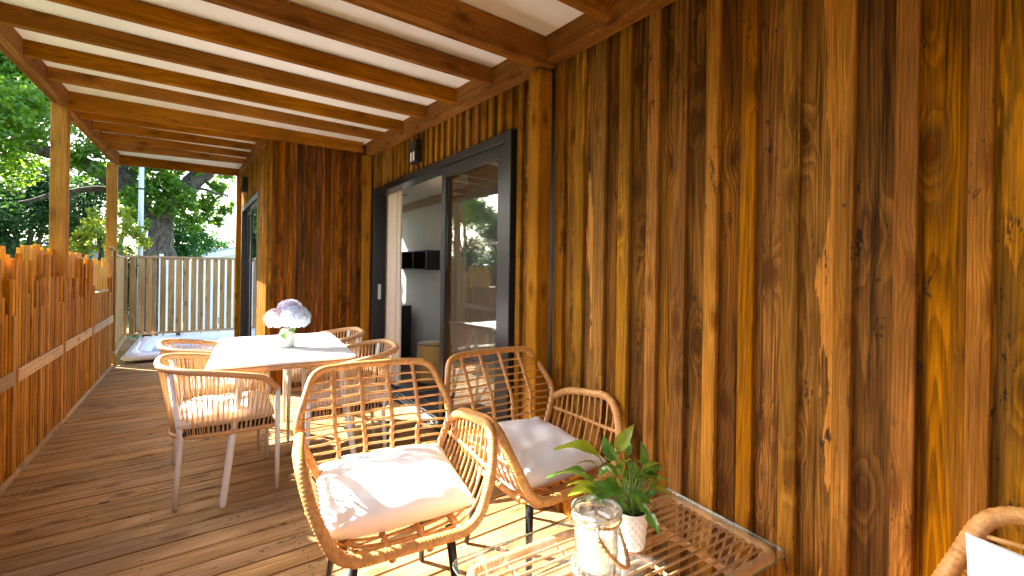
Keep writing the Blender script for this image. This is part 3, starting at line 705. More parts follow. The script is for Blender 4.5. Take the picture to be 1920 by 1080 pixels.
def make_dining():
    t = thing('dining_chair', 'x', 'chair')
    def half(pts): return pts+[(-x,y_,z) for x,y_,z in reversed(pts)]
    rim = half([(-.252,-.235,.59),(-.262,-.17,.67),(-.272,.05,.715),(-.268,.20,.74),(-.19,.305,.758),(-.06,.325,.762)])
    rp = smooth_path(rim, .12, False, .0027)
    mb = MB(); n = len(rp); mb.tube(rp, [(.0185,.0182,.0158)[i % 3]*(1-.0*abs(i/n-.5)) for i in range(n)], 10); mb.build('rim', M_ROPEW, t, smooth=True)
    bot = half([(-.228,-.225,.375),(-.228,.02,.375),(-.222,.18,.38),(-.15,.255,.385),(-.05,.262,.385)])
    bp = smooth_path(bot, .1, False, .0027); mb = MB(); mb.tube(bp, [(.0135,.0133,.0115)[i % 3] for i in range(len(bp))], 8); mb.build('lower_rail', M_ROPEW, t, smooth=True)
    mb = MB(); K = 118; ra = resample(rp, .005); ba = resample(bp, .005)
    for k in range(K):
        u = .012+(k+.5)/K*.976
        a = ra[int(u*(len(ra)-1))]; ub = u+(.010 if k % 2 else -.004); b = ba[int(min(max(ub,0),1)*(len(ba)-1))]
        nrm = Vector((a.x,a.y-.0,0)).normalized()*.007*(1 if k % 2 else -1)
        mb.tube([a+nrm*.6, (a+b)/2+nrm*.3, b+nrm*.4], .0025, 5, cap=False)
    tag(mb.build('rope_weave', M_ROPE, t, smooth=True), kind='stuff')
    for s in (-1,1):
        MB().tube([(s*.252,-.236,.60),(s*.25,-.237,.3),(s*.248,-.238,.012)], [.0135,.0135,.0115], 12).build('leg', M_WHITE, t, smooth=True)
        MB().tube([(s*.205,.268,.742),(s*.205,.215,.385),(s*.208,.225,.2),(s*.21,.238,.012)], [.0125,.0135,.013,.0115], 12).build('leg', M_WHITE, t, smooth=True)
        for y_ in (-.238,.238): MB().lathe([(0,0),(.008,0),(.009,.012)], (s*(.248 if y_ < 0 else .21), y_, 0), 10).build('foot_cap', M_ALU, t, smooth=True)
    MB().box((.43,.44,.03), (0,.0,.395), b=.012).build('seat_pan', M_BLACKP, t)
    MB().tube([(-.228,-.225,.375),(.228,-.225,.375)], .012, 8).build('front_bar', M_ROPEW, t, smooth=True)
    mb = MB(); cushion(mb, .455, .46, .10, 18, 3, .03, .22, .008)
    mb.build('seat_pad', M_SEATC, t, smooth=True, loc=(0,.005,.452))
    return t
proto = make_dining()
dn = [((.135,3.12), R(90), 'tan rope armchair with white legs at the near left corner of the white table'),
      ((.10,3.80), R(92), 'tan rope armchair at the far left side of the white table, nearest the hot tub'),
      ((.80,3.08), R(-97), 'tan rope armchair tucked in at the near right side of the white table'),
      ((.80,3.86), R(-95), 'tan rope armchair at the far right side of the white table by the doorway')]
for i, (p, a, lb) in enumerate(dn):
    c = proto if i == 0 else copy_tree(proto)
    c.location = (*p, 0); c.rotation_euler = (0,0,a); tag(c, lb, 'chair', 'rope dining chairs around the white table')

# ------------------------------------------------------------------ rattan lounge chairs
def make_lounge():
    t = thing('lounge_chair', 'x', 'chair')
    zb0, zw, zt_ = .40, .618, .838
    def wid(z): return np.interp(z, [.44,.668,.868],[.215,.318,.252])
    def yb(x, z):
        w_ = wid(z); return float(np.interp(z, [.44,.668,.868],[.13,.178,.305]))+.022*(1-(x/w_)**2)
    P = lambda x, z: (x, yb(x, z), z)
    loop = [P(-.205,.425), P(-.322,.668), P(-.248,.866), P(-.1,.872), P(.1,.872), P(.248,.866), P(.322,.668), P(.205,.425), P(0,.425)]
    mb = MB(); wrap_tube(mb, loop, .0150, True, [.05,.065,.055,.02,.02,.055,.065,.05,.02], .0125, 12); mb.build('back_frame', M_RAT, t, smooth=True)
    for k in range(12):
        z = .475+.0315*k; w_ = wid(z)-.006; pts = [P(w_*(q/6-1), z+.002*math.sin(q+k)) for q in range(13)]
        MB().tube(pts, .0045, 6).build('rod', M_ROD, t, smooth=True)
    for xf in (-.70,-.25,.22,.68):
        pts = [Vector(P(xf*.250*(1 if z > .6 else .93), z))+Vector((0,-.002,0)) for z in np.linspace(.43,.868,14)]
        mb = MB(); pa = resample(pts, .0065)
        # lumpy binding: thick at every rod
        mb.tube(pa, [.0088+.0038*max(0, math.cos((p.z-.475)/.0315*2*math.pi))**2 for p in pa], 8); mb.build('bound_strut', M_RAT, t, smooth=True)
    def half(pts): return pts+[(-x,y_,z) for x,y_,z in reversed(pts)]
    shell = half([(-.305,.150,.635),(-.308,.055,.688),(-.326,-.225,.722),(-.296,-.305,.60),(-.222,-.345,.425)])
    mb = MB(); wrap_tube(mb, shell, .0180, False, .085, .0120, 12); mb.build('front_rim', M_RAT, t, smooth=True)
    # rods that run down one arm, across the seat and up the other
    def side(y_):
        f = (y_+.30)/.48; xs_ = .335
        ztop = float(np.interp(y_, [-.33,-.22,.05,.15],[.60,.708,.675,.63]))
        return ztop
    for k in range(12):
        y_ = -.29+k*.0385; zt1 = side(y_)
        pts = half([(-.314,y_,zt1),(-.298,y_-.004,.57),(-.250,y_-.01,.458),(-.185,y_-.012,.406),(-.08,y_-.014,.388)])
        pth = smooth_path(pts, .07, False, .03)
        MB().tube(pth, .0046, 6).build('rod', M_ROD, t, smooth=True)
    for x, z in ((-.175,.404),(-.06,.388),(.06,.388),(.175,.404)):
        pa = resample([Vector((x,-.335,z+.006)),Vector((x,-.1,z)),Vector((x,.15,z+.02))], .0065)
        MB().tube(pa, [.0085+.0042*max(0, math.cos((p.y+.29)/.0385*2*math.pi))**2 for p in pa], 8).build('bound_strut', M_RAT, t, smooth=True)
    for s in (-1,1):
        pa = resample([Vector((s*.298,-.300,.578)),Vector((s*.298,0,.578)),Vector((s*.296,.145,.578))], .0065)
        MB().tube(pa, [.0078+.0042*max(0, math.cos((p.y+.29)/.0385*2*math.pi))**2 for p in pa], 8).build('bound_strut', M_RAT, t, smooth=True)
    mb = MB(); wrap_tube(mb, [(-.19,-.245,.382),(.19,-.245,.382),(.19,.14,.388),(-.19,.14,.388)], .013, True, .05, .0125, 10); mb.build('seat_frame', M_RAT, t, smooth=True)
    mb = MB(); pl = []
    for k in range(60):                                   # woven apron between the seat frame and the front rim
        x = -.18+.36*k/59; mb.tube([(x,-.252,.384),(x,-.30,.388),(x,-.343,.412)], .0036, 5, cap=False)
    tag(mb.build('apron_weave', M_RAT, t, smooth=True), kind='stuff')
    for s in (-1,1):
        MB().tube([(s*.160,-.235,.392),(s*.195,-.285,.006)], [.0165,.0115], 14).build('leg', M_BLACK, t, smooth=True)
        MB().tube([(s*.160,.12,.392),(s*.195,.20,.006)], [.0165,.0115], 14).build('leg', M_BLACK, t, smooth=True)
    return t
lp = make_lounge()
c_ = [((.597,1.645), -.123, 'rattan lounge chair with hexagonal back and sunlit white cushion in front of the dining table'),
      ((1.238,1.622), .004, 'rattan lounge chair close to the timber wall with its cushion mostly in shade'),
      ((.915,-.095), R(-90), 'rattan lounge chair partly in view at the lower right corner of the picture')]
for i, (p, a, lb) in enumerate(c_):
    c = lp if i == 0 else copy_tree(lp)
    c.location = (*p, 0); c.rotation_euler = (0,0,a); tag(c, lb, 'chair', 'rattan lounge chairs')
def put_cushion(label, loc, rot, w, d, t_, seed):
    mb = MB(); cushion(mb, w, d, t_, 44, seed, .05, .43, .014)
    o = mb.build('cushion', M_CUSH, None, smooth=True, loc=loc, rot=rot); return tag(o, label, 'cushion', 'white seat cushions')
put_cushion('white cushion with striped shadows on the sunlit front rattan chair', (.605,1.645,.468), (R(5),R(-1),-.16), .53, .455, .165, 1)
put_cushion('cream cushion in shade on the rattan chair by the timber wall', (1.235,1.60,.478), (R(4),R(1),-.02), .50, .50, .17, 5)
put_cushion('white cushion leaning in the rattan chair at the lower right corner', (1.055,-.08,.635), (R(76),0,R(-90)), .50, .44, .14, 8)

# ------------------------------------------------------------------ coffee table
ct = thing('coffee_table', 'rattan coffee table with clear glass top beside the timber wall', 'coffee table', (1.075,.905,0), R(-4.5))
ZG = .42
g = rrect(.475,.245,.035,6); nn = len(g)
MB().add([(x,y_,ZG-.006) for x,y_ in g]+[(x,y_,ZG) for x,y_ in g], [tuple(nn+k for k in range(nn)), tuple(reversed(range(nn)))]+[(k,(k+1)%nn,nn+(k+1)%nn,nn+k) for k in range(nn)]).build('glass_top', M_TGLASS, ct)
ge = rrect(.4757,.2457,.0355,6); MB().add([(x,y_,ZG-.0063) for x,y_ in ge]+[(x,y_,ZG-.0002) for x,y_ in ge], [(k,(k+1)%nn,nn+(k+1)%nn,nn+k) for k in range(nn)]).build('glass_edge', plain('green glass edge', (.13,.22,.18), .15), ct)
mb = MB(); wrap_tube(mb, [(-.435,-.205,ZG-.026),(.47,-.205,ZG-.026),(.47,.205,ZG-.026),(-.435,.205,ZG-.026)], .0155, True, .05, .0135, 12); mb.build('rim', M_RATP, ct, smooth=True)
mb = MB(); wrap_tube(mb, [(-.38,-.16,ZG-.13),(.40,-.16,ZG-.13),(.40,.16,ZG-.13),(-.38,.16,ZG-.13)], .012, True, .05, .0125, 10); mb.build('lower_rim', M_RATP, ct, smooth=True)
for k in range(12):
    y_ = -.172+.0313*k
    pts = smooth_path([(-.40,y_*.8,ZG-.13),(-.432,y_,ZG-.022),(-.2,y_,ZG-.020),(.2,y_,ZG-.020),(.467,y_,ZG-.022),(.42,y_*.8,ZG-.13)], .03, False, .02)
    MB().tube(pts, .0047, 6).build('rod', M_RATP, ct, smooth=True)
for x in (-.31,-.12,.08,.27):
    pa = resample([Vector((x,-.20,ZG-.027)),Vector((x,.20,ZG-.027))], .0055)
    MB().tube(pa, [.0062+.0042*max(0, math.cos((p.y+.172)/.0313*2*math.pi))**2 for p in pa], 8).build('bound_strut', M_RATP, ct, smooth=True)
for sx in (-1,1):
    for sy in (-1,1): MB().tube([(sx*.36,sy*.15,ZG-.13),(sx*.40,sy*.19,.005)], [.015,.010], 14).build('leg', M_BLACK, ct, smooth=True)

# lantern
ln = thing('glass_lantern', 'clear glass jar lantern with jute rope handle holding a white candle', 'lantern', (.955,.905,ZG))
gp = [(.030,.004),(.066,.003),(.072,.008),(.073,.020),(.066,.032),(.0635,.045),(.0635,.165),(.066,.172),(.072,.176),(.0745,.184),(.072,.190),(.067,.190),(.063,.182),(.060,.168),(.0600,.045),(.058,.012),(.01,.010)]
MB().lathe(gp, seg=48).build('jar', M_JAR, ln, smooth=True)
MB().tube([(.0690*math.cos(a*.1309), .0690*math.sin(a*.1309), .184) for a in range(48)], .0062, 10, True).build('glass_rim', M_JRIM, ln, smooth=True)
def twist(mb, path, r):
    path = resample([Vector(p) for p in path], .003); n = len(path)
    mb.tube(path, [r*(1+.16*math.sin(i*1.4)) for i in range(n)], 8)
mb = MB(); twist(mb, [(.0685*math.cos(a*.2), .0685*math.sin(a*.2), .163+.0015*math.sin(a)) for a in range(33)], .0050); mb.build('rope_collar', M_JUTE, ln, smooth=True)
mb = MB(); hp = []
for k in range(19):                                       # handle fallen forward over the near side
    a = R(-133+ k*7.); s_ = math.sin(math.pi*k/18); hp.append(((.073+.020*s_)*math.cos(a), (.073+.020*s_)*math.sin(a), .138-.092*math.sin(math.pi*(k/18)**1.25)**.85))
twist(mb, hp, .0062); mb.build('rope_handle', M_JUTE, ln, smooth=True)
for q, z in ((hp[0],.146),(hp[-1],.146)):
    MB().tube([(q[0],q[1],z-.004),(q[0]*1.01,q[1]*1.01,z+.02)], .0045, 8).build('clasp', M_ALU, ln, smooth=True)
    MB().tube([(q[0]+.006*math.cos(a*.6), q[1], z+.016+.006*math.sin(a*.6)) for a in range(10)], .0012, 5, True).build('ring', M_ALU, ln, smooth=True)
cdl = thing('candle', 'thick white pillar candle standing inside the glass jar lantern', 'candle', (.957,.905,ZG+.013))
MB().lathe([(0,0),(.038,0),(.038,.10),(.034,.106),(.01,.104),(0,.104)], seg=36).build('wax', M_CANDLE, cdl, smooth=True)
MB().tube([(0,0,.10),(.001,0,.116)], .0012, 6).build('wick', M_BLACK, cdl)

# pot + plant
pot = thing('plant_pot', 'small white ceramic pot with diamond relief on the glass table', 'plant pot', (1.14,.93,ZG))
mb = MB(); vs = []; fs = []; ns, nz = 84, 40; hp_ = .118
for j in range(nz+1):
    z = hp_*j/nz; r = .041+.010*(z/hp_)**.8
    if j == 0: r = .037
    for k in range(ns):
        a = 2*math.pi*k/ns; u = a*14/(2*math.pi); v = z/.0135
        d = (abs(math.sin(math.pi*(u+v*.5)))*abs(math.sin(math.pi*(u-v*.5))))
        fade = min(1, max(0, (z-.004)/.006))*min(1, max(0, (hp_-.006-z)/.006))
        rr = r+.0026*d*fade; vs.append((rr*math.cos(a), rr*math.sin(a), z))
for j in range(nz):
    for k in range(ns): l = (k+1) % ns; fs.append((j*ns+k, j*ns+l, (j+1)*ns+l, (j+1)*ns+k))
mb.add(vs, fs); mb.lathe([(.051,hp_),(.0505,hp_+.0015),(.0475,hp_),(.046,hp_-.02)], seg=84); mb.lathe([(0,.0005),(.037,.0005)], seg=30); mb.build('body', M_CERAM, pot, smooth=True)
MB().lathe([(0,.103),(.02,.105),(.0455,.100)], seg=30).build('soil', M_SOIL, pot, smooth=True)
plant = thing('potted_plant', 'glossy green leafy plant with pointed leaves growing from the white pot', 'plant', (1.14,.93,ZG+.10))
LEAVES = [((-0.088, 0.049, 0.277), (-0.21, 0.124, 0.324)), ((-0.124, 0.05, 0.213), (-0.256, 0.107, 0.254)), ((-0.037, 0.038, 0.269), (-0.059, 0.066, 0.352)), ((-0.041, 0.029, 0.303), (0.001, -0.001, 0.39)), ((0.01, 0.024, 0.276), (0.029, 0.041, 0.324)), ((-0.084, 0.071, 0.251), (-0.13, 0.116, 0.253)), ((-0.119, 0.084, 0.224), (-0.172, 0.122, 0.244)), ((-0.115, 0.063, 0.189), (-0.187, 0.095, 0.204)), ((-0.124, 0.038, 0.202), (-0.218, 0.056, 0.209)), ((-0.058, -0.008, 0.203), (-0.149, 0.007, 0.189)), ((-0.068, 0.017, 0.246), (-0.117, 0.022, 0.281)), ((-0.05, 0.023, 0.278), (-0.039, 0.003, 0.244)), ((0.016, 0.013, 0.266), (-0.004, 0.051, 0.225)), ((0.019, 0.005, 0.263), (0.026, 0.018, 0.204)), ((0.044, -0.012, 0.237), (0.097, -0.032, 0.256)), ((0.016, -0.03, 0.251), (-0.03, -0.015, 0.223)), ((0.076, -0.005, 0.226), (0.079, 0.042, 0.241)), ((0.039, -0.027, 0.219), (0.075, -0.053, 0.223)), ((0.002, -0.02, 0.225), (0.042, -0.066, 0.196)), ((0.035, -0.037, 0.189), (0.092, -0.089, 0.166)), ((-0.022, -0.015, 0.179), (0.012, -0.069, 0.158)), ((-0.038, -0.022, 0.186), (-0.036, -0.072, 0.158)), ((-0.129, 0.03, 0.157), (-0.193, 0.014, 0.231)), ((-0.098, 0.033, 0.163), (-0.151, 0.033, 0.203)), ((-0.07, 0.037, 0.204), (-0.132, 0.069, 0.146)), ((-0.049, 0.01, 0.159), (-0.086, 0.012, 0.211)), ((-0.019, 0.025, 0.135), (0.007, 0.02, 0.191)), ((-0.086, -0.0, 0.174), (-0.098, -0.053, 0.168)), ((0.032, -0.023, 0.261), (0.023, -0.016, 0.333)), ((0.002, 0.035, 0.282), (-0.003, 0.076, 0.255)), ((-0.025, 0.067, 0.225), (-0.031, 0.12, 0.17)), ((0.032, 0.014, 0.16), (0.091, 0.009, 0.182))]
def leaf(parent, base, tip, w, mat, droop=.0, seed=0, roll=0.):
    base, tip = Vector(base), Vector(tip); d = tip-base; L_ = d.length; x = d.normalized()
    up = Vector((0,0,1)) if abs(x.z) < .85 else Vector((-.5,-.6,.3)).normalized()
    y_ = up.cross(x).normalized(); z = x.cross(y_); q = Quaternion(x, roll); y_ = q @ y_; z = q @ z
    n = 12; vs = []; fs = []
    for i in range(n+1):
        s = i/n; wd = w*(math.sin(math.pi*min(1,s**.72)))**.9*(1-.35*s) if 0 < s < 1 else 0
        wd += .0006
        c = base + x*L_*s + z*(.10*L_*math.sin(math.pi*s)) - Vector((0,0,droop*s*s*L_))
        wav = .05*w*math.sin(s*11+seed)
        for v in (-1,-.5,0,.5,1): vs.append(c + y_*wd*v*.5 + z*(abs(v)*wd*.20 + wav*abs(v)*(1 if v > 0 else -.6)))
    for i in range(n):
        for k in range(4): a = i*5+k; fs.append((a, a+1, a+6, a+5))
    MB().add(vs, fs).build('leaf', mat, parent, smooth=True)
for i, (b, t) in enumerate(LEAVES):
    b = Vector(b)-Vector((0,0,.10)); t = Vector(t)-Vector((0,0,.10)); rnd = random.Random(i)
    Ln = (t-b).length; young = i in (28, 1, 0) and False
    mat = M_LEAFY if i in (0,3,7,8,11,12,14,17,19,23) else M_LEAF; t = b+(t-b)*1.08
    leaf(plant, b, t, Ln*rnd.uniform(.46,.60), mat, rnd.uniform(0,.12), i, rnd.uniform(-.7,.7))
    r0 = Vector((rnd.uniform(-.02,.02), rnd.uniform(-.02,.02), 0)); mid = r0.lerp(b, .5)+Vector((0,0,.018))
    MB().tube(smooth_path([r0, mid, b+(t-b)*.03], .05, False, .012), .0016, 6).build('stem', M_STEM, plant, smooth=True)
for i in range(26):
    rnd = random.Random(100+i); a = rnd.uniform(0, 6.28); rr = rnd.uniform(.03,.085)
    b = Vector((rr*math.cos(a), rr*math.sin(a), rnd.uniform(.04,.15))); t = b+Vector((math.cos(a)*rnd.uniform(.03,.07), math.sin(a)*rnd.uniform(.03,.07), rnd.uniform(-.03,.045)))
    leaf(plant, b, t, (t-b).length*.5, M_LEAF, .1, i, rnd.uniform(-.8,.8))
    r0 = Vector((rnd.uniform(-.02,.02), rnd.uniform(-.02,.02), 0))
    MB().tube([r0, r0.lerp(b,.55)+Vector((0,0,.01)), b], .0014, 5).build('stem', M_STEM, plant, smooth=True)

# vase + hydrangea
vz = .7305
va = thing('vase', 'pale grey ribbed ceramic vase standing on the white dining table', 'vase', (.50,3.47,vz))
pr = []
for k in range(72):
    z = .135*k/71; r = float(np.interp(z, [0,.02,.06,.10,.125,.135],[.050,.0535,.055,.048,.036,.031])); pr.append((r+.0013*math.sin(z/.0105*2*math.pi), z))
MB().lathe([(0,.0)]+pr+[(.027,.134),(.025,.11)], seg=40).build('body', M_VASE, va, smooth=True)
bq = thing('hydrangea_bouquet', 'round pink and pale blue hydrangea heads in the ribbed vase', 'flowers', (.50,3.47,vz+.13))
def petalmat(nm, c1, c2):
    m = leafmat(nm, c1, c2, .25, .6, .2); return m
HM = [petalmat('pink petals', (.80,.58,.66), (.86,.74,.80)), petalmat('lilac petals', (.60,.54,.76), (.76,.72,.86)), petalmat('blue petals', (.42,.53,.78), (.66,.74,.88))]
def head(nm, c, r, mat, n, seed):
    rg = np.random.default_rng(seed); mb = MB(); c = Vector(c)
    for i in range(n):
        z = 1-(i+.5)/n*1.75; a = i*2.39996; s = math.sqrt(max(0, 1-z*z)); d = Vector((s*math.cos(a), s*math.sin(a), z))
        d = (d+Vector(rg.normal(0,.07,3))).normalized(); p = c+Vector((d.x*r, d.y*r, d.z*r*.86))*rg.uniform(.90,1.04)
        t1 = d.cross(Vector((0,0,1))+Vector(rg.normal(0,.3,3))).normalized(); t2 = d.cross(t1); ps = rg.uniform(.009,.013); a0 = rg.uniform(0,6)
        for k in range(4):
            a1 = a0+k*math.pi/2; e = t1*math.cos(a1)+t2*math.sin(a1); f_ = t1*math.cos(a1+1.57)+t2*math.sin(a1+1.57)
            vs = [p, p+e*ps*.6+f_*ps*.5+d*.002, p+e*ps*1.15+d*rg.uniform(-.003,.004), p+e*ps*.6-f_*ps*.5+d*.002]; mb.add(vs, [(0,1,2,3)])
    MB().lathe([(0.0005,-r*.72),(r*.75,-r*.35),(r*.86,0),(r*.7,r*.45),(.0005,r*.72)], c, 16).build('flower_core', HM[1] if mat is not HM[0] else HM[0], bq, smooth=True)
    o = mb.build(nm, mat, bq); o['kind'] = 'stuff'; return o
_fx, _rx = _f, _r
Hc = lambda a, b, z: Vector((0,0,z)) + _r*a + _f*b
head('flower_head', Hc(-.062,-.01,.072), .085, HM[0], 330, 1); head('flower_head', Hc(.0,.04,.130), .085, HM[1], 330, 2)
head('flower_head', Hc(.068,-.02,.082), .098, HM[2], 430, 3)
leaf(bq, Hc(-.01,-.03,-.02), Hc(.028,-.07,-.062), .045, leafmat('hydrangea leaf', (.08,.26,.02), (.14,.34,.03), .3), .1, 2, .9)
leaf(bq, Hc(.03,-.04,-.005), Hc(.09,-.06,-.02), .05, M_LEAF, .1, 3, .3)
for k in range(3): MB().tube([Hc(0,0,-.09), Hc((-.05,.0,.06)[k],0,.0)], .003, 6).build('stem', M_STEM, bq)

# ------------------------------------------------------------------ trees
def foliage(name, blobs, mat, parent, leaf_s=.085, dens=1., seed=0):
    rg = np.random.default_rng(seed); V = []
    for (cx, cy_, cz, r) in blobs:
        n = int(dens*520*(r/.4)**2)
        # clumps inside the blob
        nc = max(5, int(n/22)); cc = rg.normal(0, 1, (nc,3)); cc /= np.linalg.norm(cc, axis=1)[:,None]; cc *= (rg.uniform(.25,1.05,(nc,1)))*r
        ci = rg.integers(0, nc, n); p = cc[ci]+rg.normal(0, r*.16, (n,3)); p += np.array([cx,cy_,cz])
        a = rg.normal(0,1,(n,3)); a[:,2] *= .6; a /= np.linalg.norm(a,axis=1)[:,None]; b = rg.normal(0,1,(n,3)); b = np.cross(a,b); b /= np.linalg.norm(b,axis=1)[:,None]
        s = leaf_s*rg.uniform(.6,1.25,(n,1)); c = np.cross(a,b)*.18*s
        q = np.stack([p-a*s*.5, p+b*s*.30+c, p+a*s*.5, p-b*s*.30+c],1); V.append(q)
    V = np.concatenate(V).reshape(-1,3); n = len(V)//4
    me = bpy.data.meshes.new(name); me.vertices.add(len(V)); me.vertices.foreach_set('co', V.ravel().astype(np.float32))
    me.loops.add(n*4); me.loops.foreach_set('vertex_index', np.arange(n*4, dtype=np.int32)); me.polygons.add(n)
    me.polygons.foreach_set('loop_start', np.arange(0, n*4, 4, dtype=np.int32)); me.update(calc_edges=True)
    me.materials.append(mat); return link(name, me, parent)
def bark():
    m, nt, bs = newmat('bark'); L = nt.links.new; tc = N(nt, 'ShaderNodeTexCoord')
    mp = N(nt, 'ShaderNodeMapping'); mp.inputs['Scale'].default_value = (1,1,.35); L(tc.outputs['Object'], mp.inputs[0])
    a = N(nt, 'ShaderNodeTexNoise', i_Scale=16., i_Detail=7., i_Roughness=.7); b = N(nt, 'ShaderNodeTexNoise', i_Scale=3., i_Detail=3.)
    for q in (a, b): L(mp.outputs[0], q.inputs['Vector'])
    c = mixc(nt, maprange(nt, a.outputs[0], .35, .65), (.028,.020,.015), (.12,.095,.07)); c = mixc(nt, maprange(nt, b.outputs[0], .55, .7, 0, .5), c, (.09,.10,.045))
    L(c, bs.inputs['Base Color']); bs.inputs['Roughness'].default_value = .95
    bp = N(nt, 'ShaderNodeBump', i_Strength=1., i_Distance=.05); L(a.outputs[0], bp.inputs['Height']); L(bp.outputs[0], bs.inputs['Normal']); return m
M_BARK = bark()
LM = [leafmat('oak leaf', (.018,.078,.008), (.12,.24,.016), .45), leafmat('blue green leaf', (.012,.046,.016), (.035,.10,.026), .35), leafmat('sunlit shrub leaf', (.06,.13,.012), (.22,.27,.025), .45), leafmat('dense dark leaf', (.010,.062,.012), (.03,.13,.02), .35)]
def limb(pts, r0, r1, parent, nm='limb'):
    P = [Vector(p) for p in pts]; pth = smooth_path(P, .5, False, .12); n = len(pth); rg = random.Random(len(pts)*7+int(r0*100))
    pth = [p+Vector((rg.uniform(-1,1), rg.uniform(-1,1), rg.uniform(-1,1)))*.018 for p in pth]
    MB().tube(pth, [(r0+(r1-r0)*i/(n-1))*(1+rg.uniform(-.07,.07)) for i in range(n)], 14).build(nm, M_BARK, parent, smooth=True)
BL = [(-3.09, 13.0, 4.97, 0.64, 0), (-2.84, 14.0, 5.14, 0.59, 0), (-2.98, 12.0, 3.87, 0.54, 0), (-2.75, 13.0, 4.07, 0.6, 0), (-3.31, 14.0, 3.52, 0.46, 0), (-2.32, 14.0, 4.72, 0.55, 0), (-1.98, 13.0, 3.65, 0.46, 0), (-2.42, 11.0, 4.09, 0.37, 0), (-3.31, 12.0, 4.28, 0.67, 0), (-3.42, 12.0, 3.12, 0.66, 0), (-4.01, 17.0, 2.88, 0.84, 1), (-3.22, 16.0, 2.57, 0.75, 1), (-3.78, 15.0, 2.06, 0.61, 1), (-2.69, 17.0, 3.31, 0.82, 1), (-3.41, 16.0, 3.36, 0.61, 1), (-2.79, 17.0, 2.41, 0.6, 1), (-4.47, 16.0, 2.46, 0.76, 1), (-1.55, 11.0, 1.94, 0.34, 2), (-1.24, 11.5, 2.1, 0.34, 2), (-1.8, 11.0, 1.68, 0.27, 2), (-1.31, 10.8, 1.65, 0.25, 2), (-1.08, 11.5, 1.84, 0.27, 2), (-1.37, 14.5, 3.52, 0.4, 0), (-0.84, 13.5, 3.24, 0.36, 0), (-0.56, 14.0, 3.75, 0.38, 0), (-1.16, 14.5, 3.01, 0.35, 0), (-0.12, 14.0, 4.02, 0.36, 0), (-0.4, 14.5, 2.88, 0.42, 0), (-1.36, 13.0, 2.74, 0.31, 0), (-0.94, 15.0, 4.09, 0.43, 0), (-1.71, 14.0, 3.33, 0.44, 0), (-0.58, 15.0, 2.27, 0.49, 3), (-0.11, 15.5, 2.18, 0.49, 3), (-0.4, 15.0, 1.77, 0.41, 3), (0.21, 16.0, 1.88, 0.42, 3), (-0.98, 16.0, 2.16, 0.36, 3), (0.12, 14.5, 2.79, 0.35, 0), (0.37, 14.5, 2.52, 0.23, 0), (0.52, 14.0, 3.7, 0.26, 0), (0.67, 13.5, 3.84, 0.22, 0), (0.23, 14.0, 3.52, 0.17, 0), (-0.28, 14.0, 3.31, 0.22, 0)]
def sel(k, f=lambda b: True): return [b[:4] for b in BL if b[4] == k and f(b)]
oak = thing('oak_tree', 'large old oak with a thick forked trunk and hanging leafy limbs behind the screen', 'tree', (-.9,14.,GZ))
def rel(p, o): return tuple(a-b for a, b in zip(p, o))
O = (-.9,14.,GZ)
limb([rel(p,O) for p in [(-.95,14,GZ),(-.88,14,1.25),(-.94,14,2.05),(-.91,14,2.6)]], .44, .33, oak, 'trunk')
limb([rel(p,O) for p in [(-.95,14,2.3),(-.55,14,3.02),(-.17,13.9,3.48),(.22,13.8,3.87),(.8,13.6,4.9),(1.5,13.5,6)]], .25, .12, oak)
limb([rel(p,O) for p in [(-.94,14,2.2),(-1.30,14,2.75),(-1.55,14,3.23),(-1.62,14.1,3.66),(-1.4,14.2,5.0),(-1.5,14,6.5)]], .27, .14, oak)
limb([rel(p,O) for p in [(-1.35,13.9,2.8),(-1.79,13.5,3.3),(-2.23,13.3,3.6),(-2.73,13,3.63),(-3.27,12.6,3.75),(-4.3,12.,3.7)]], .18, .09, oak)
limb([rel(p,O) for p in [(-1.6,13.9,3.1),(-2.3,13.9,3.0),(-3.2,13.8,2.6)]], .08, .035, oak)
limb([rel(p,O) for p in [(-.3,13.9,3.3),(.2,13.7,3.2),(.55,13.6,3.1)]], .05, .02, oak); limb([rel(p,O) for p in [(.1,13.8,3.8),(.6,13.6,3.75),(.8,13.5,3.6)]], .04, .015, oak)
foliage('crown', [(*rel(b[:3],O), b[3]) for b in sel(0)+[(-1.05,13.3,3.05,.33),(-.62,13.3,3.25,.3),(-.35,13.3,2.9,.34),(-.75,13.3,2.65,.26),(-1.25,13.2,2.45,.3),(-.2,13.4,3.75,.26),(-.85,13.3,3.7,.32),(-1.2,13.2,3.75,.34),(.35,14.,3.35,.3),(.1,14.2,3.05,.32),(.55,14.2,2.9,.25),(.5,14,4.2,.3),(-.25,13.6,2.45,.3)]]+[(-.5+random.uniform(-3.6,2.5)-0., random.uniform(-1.5,1.5), random.uniform(5.7,7.2), .7) for _ in range(22)], LM[0], oak, .105, 1.25, 1)
def bush(name, label, cat, k, f, mat, base, s, d, seed, group=None):
    t = thing(name, label, cat, base, 0, group); bl = [(*rel(b[:3], base), b[3]) for b in sel(k, f)]
    foliage('crown', bl, mat, t, s, d, seed)
    lo = min(b[2] for b in bl)+.1
    for b in bl[:4]: limb([(0,0,0),(b[0]*.4,b[1]*.4,lo*.6),(b[0],b[1],b[2])], .09, .03, t, 'trunk' if b is bl[0] else 'limb')
bush('broadleaf_tree', 'grey green tree filling the gap left of the first pergola post', 'tree', 1, lambda b: b[0] < -3.1, LM[1], (-3.7,16,GZ), .10, 1.7, 3)
bush('broadleaf_tree', 'grey green tree seen between the two pergola posts', 'tree', 1, lambda b: b[0] >= -3.1, LM[1], (-2.72,17,GZ), .10, 1.7, 4)
bush('shrub', 'sunlit yellow green shrub beyond the far end of the slat fence', 'shrub', 2, lambda b: True, LM[2], (-1.5,11,GZ), .085, 1.2, 5)
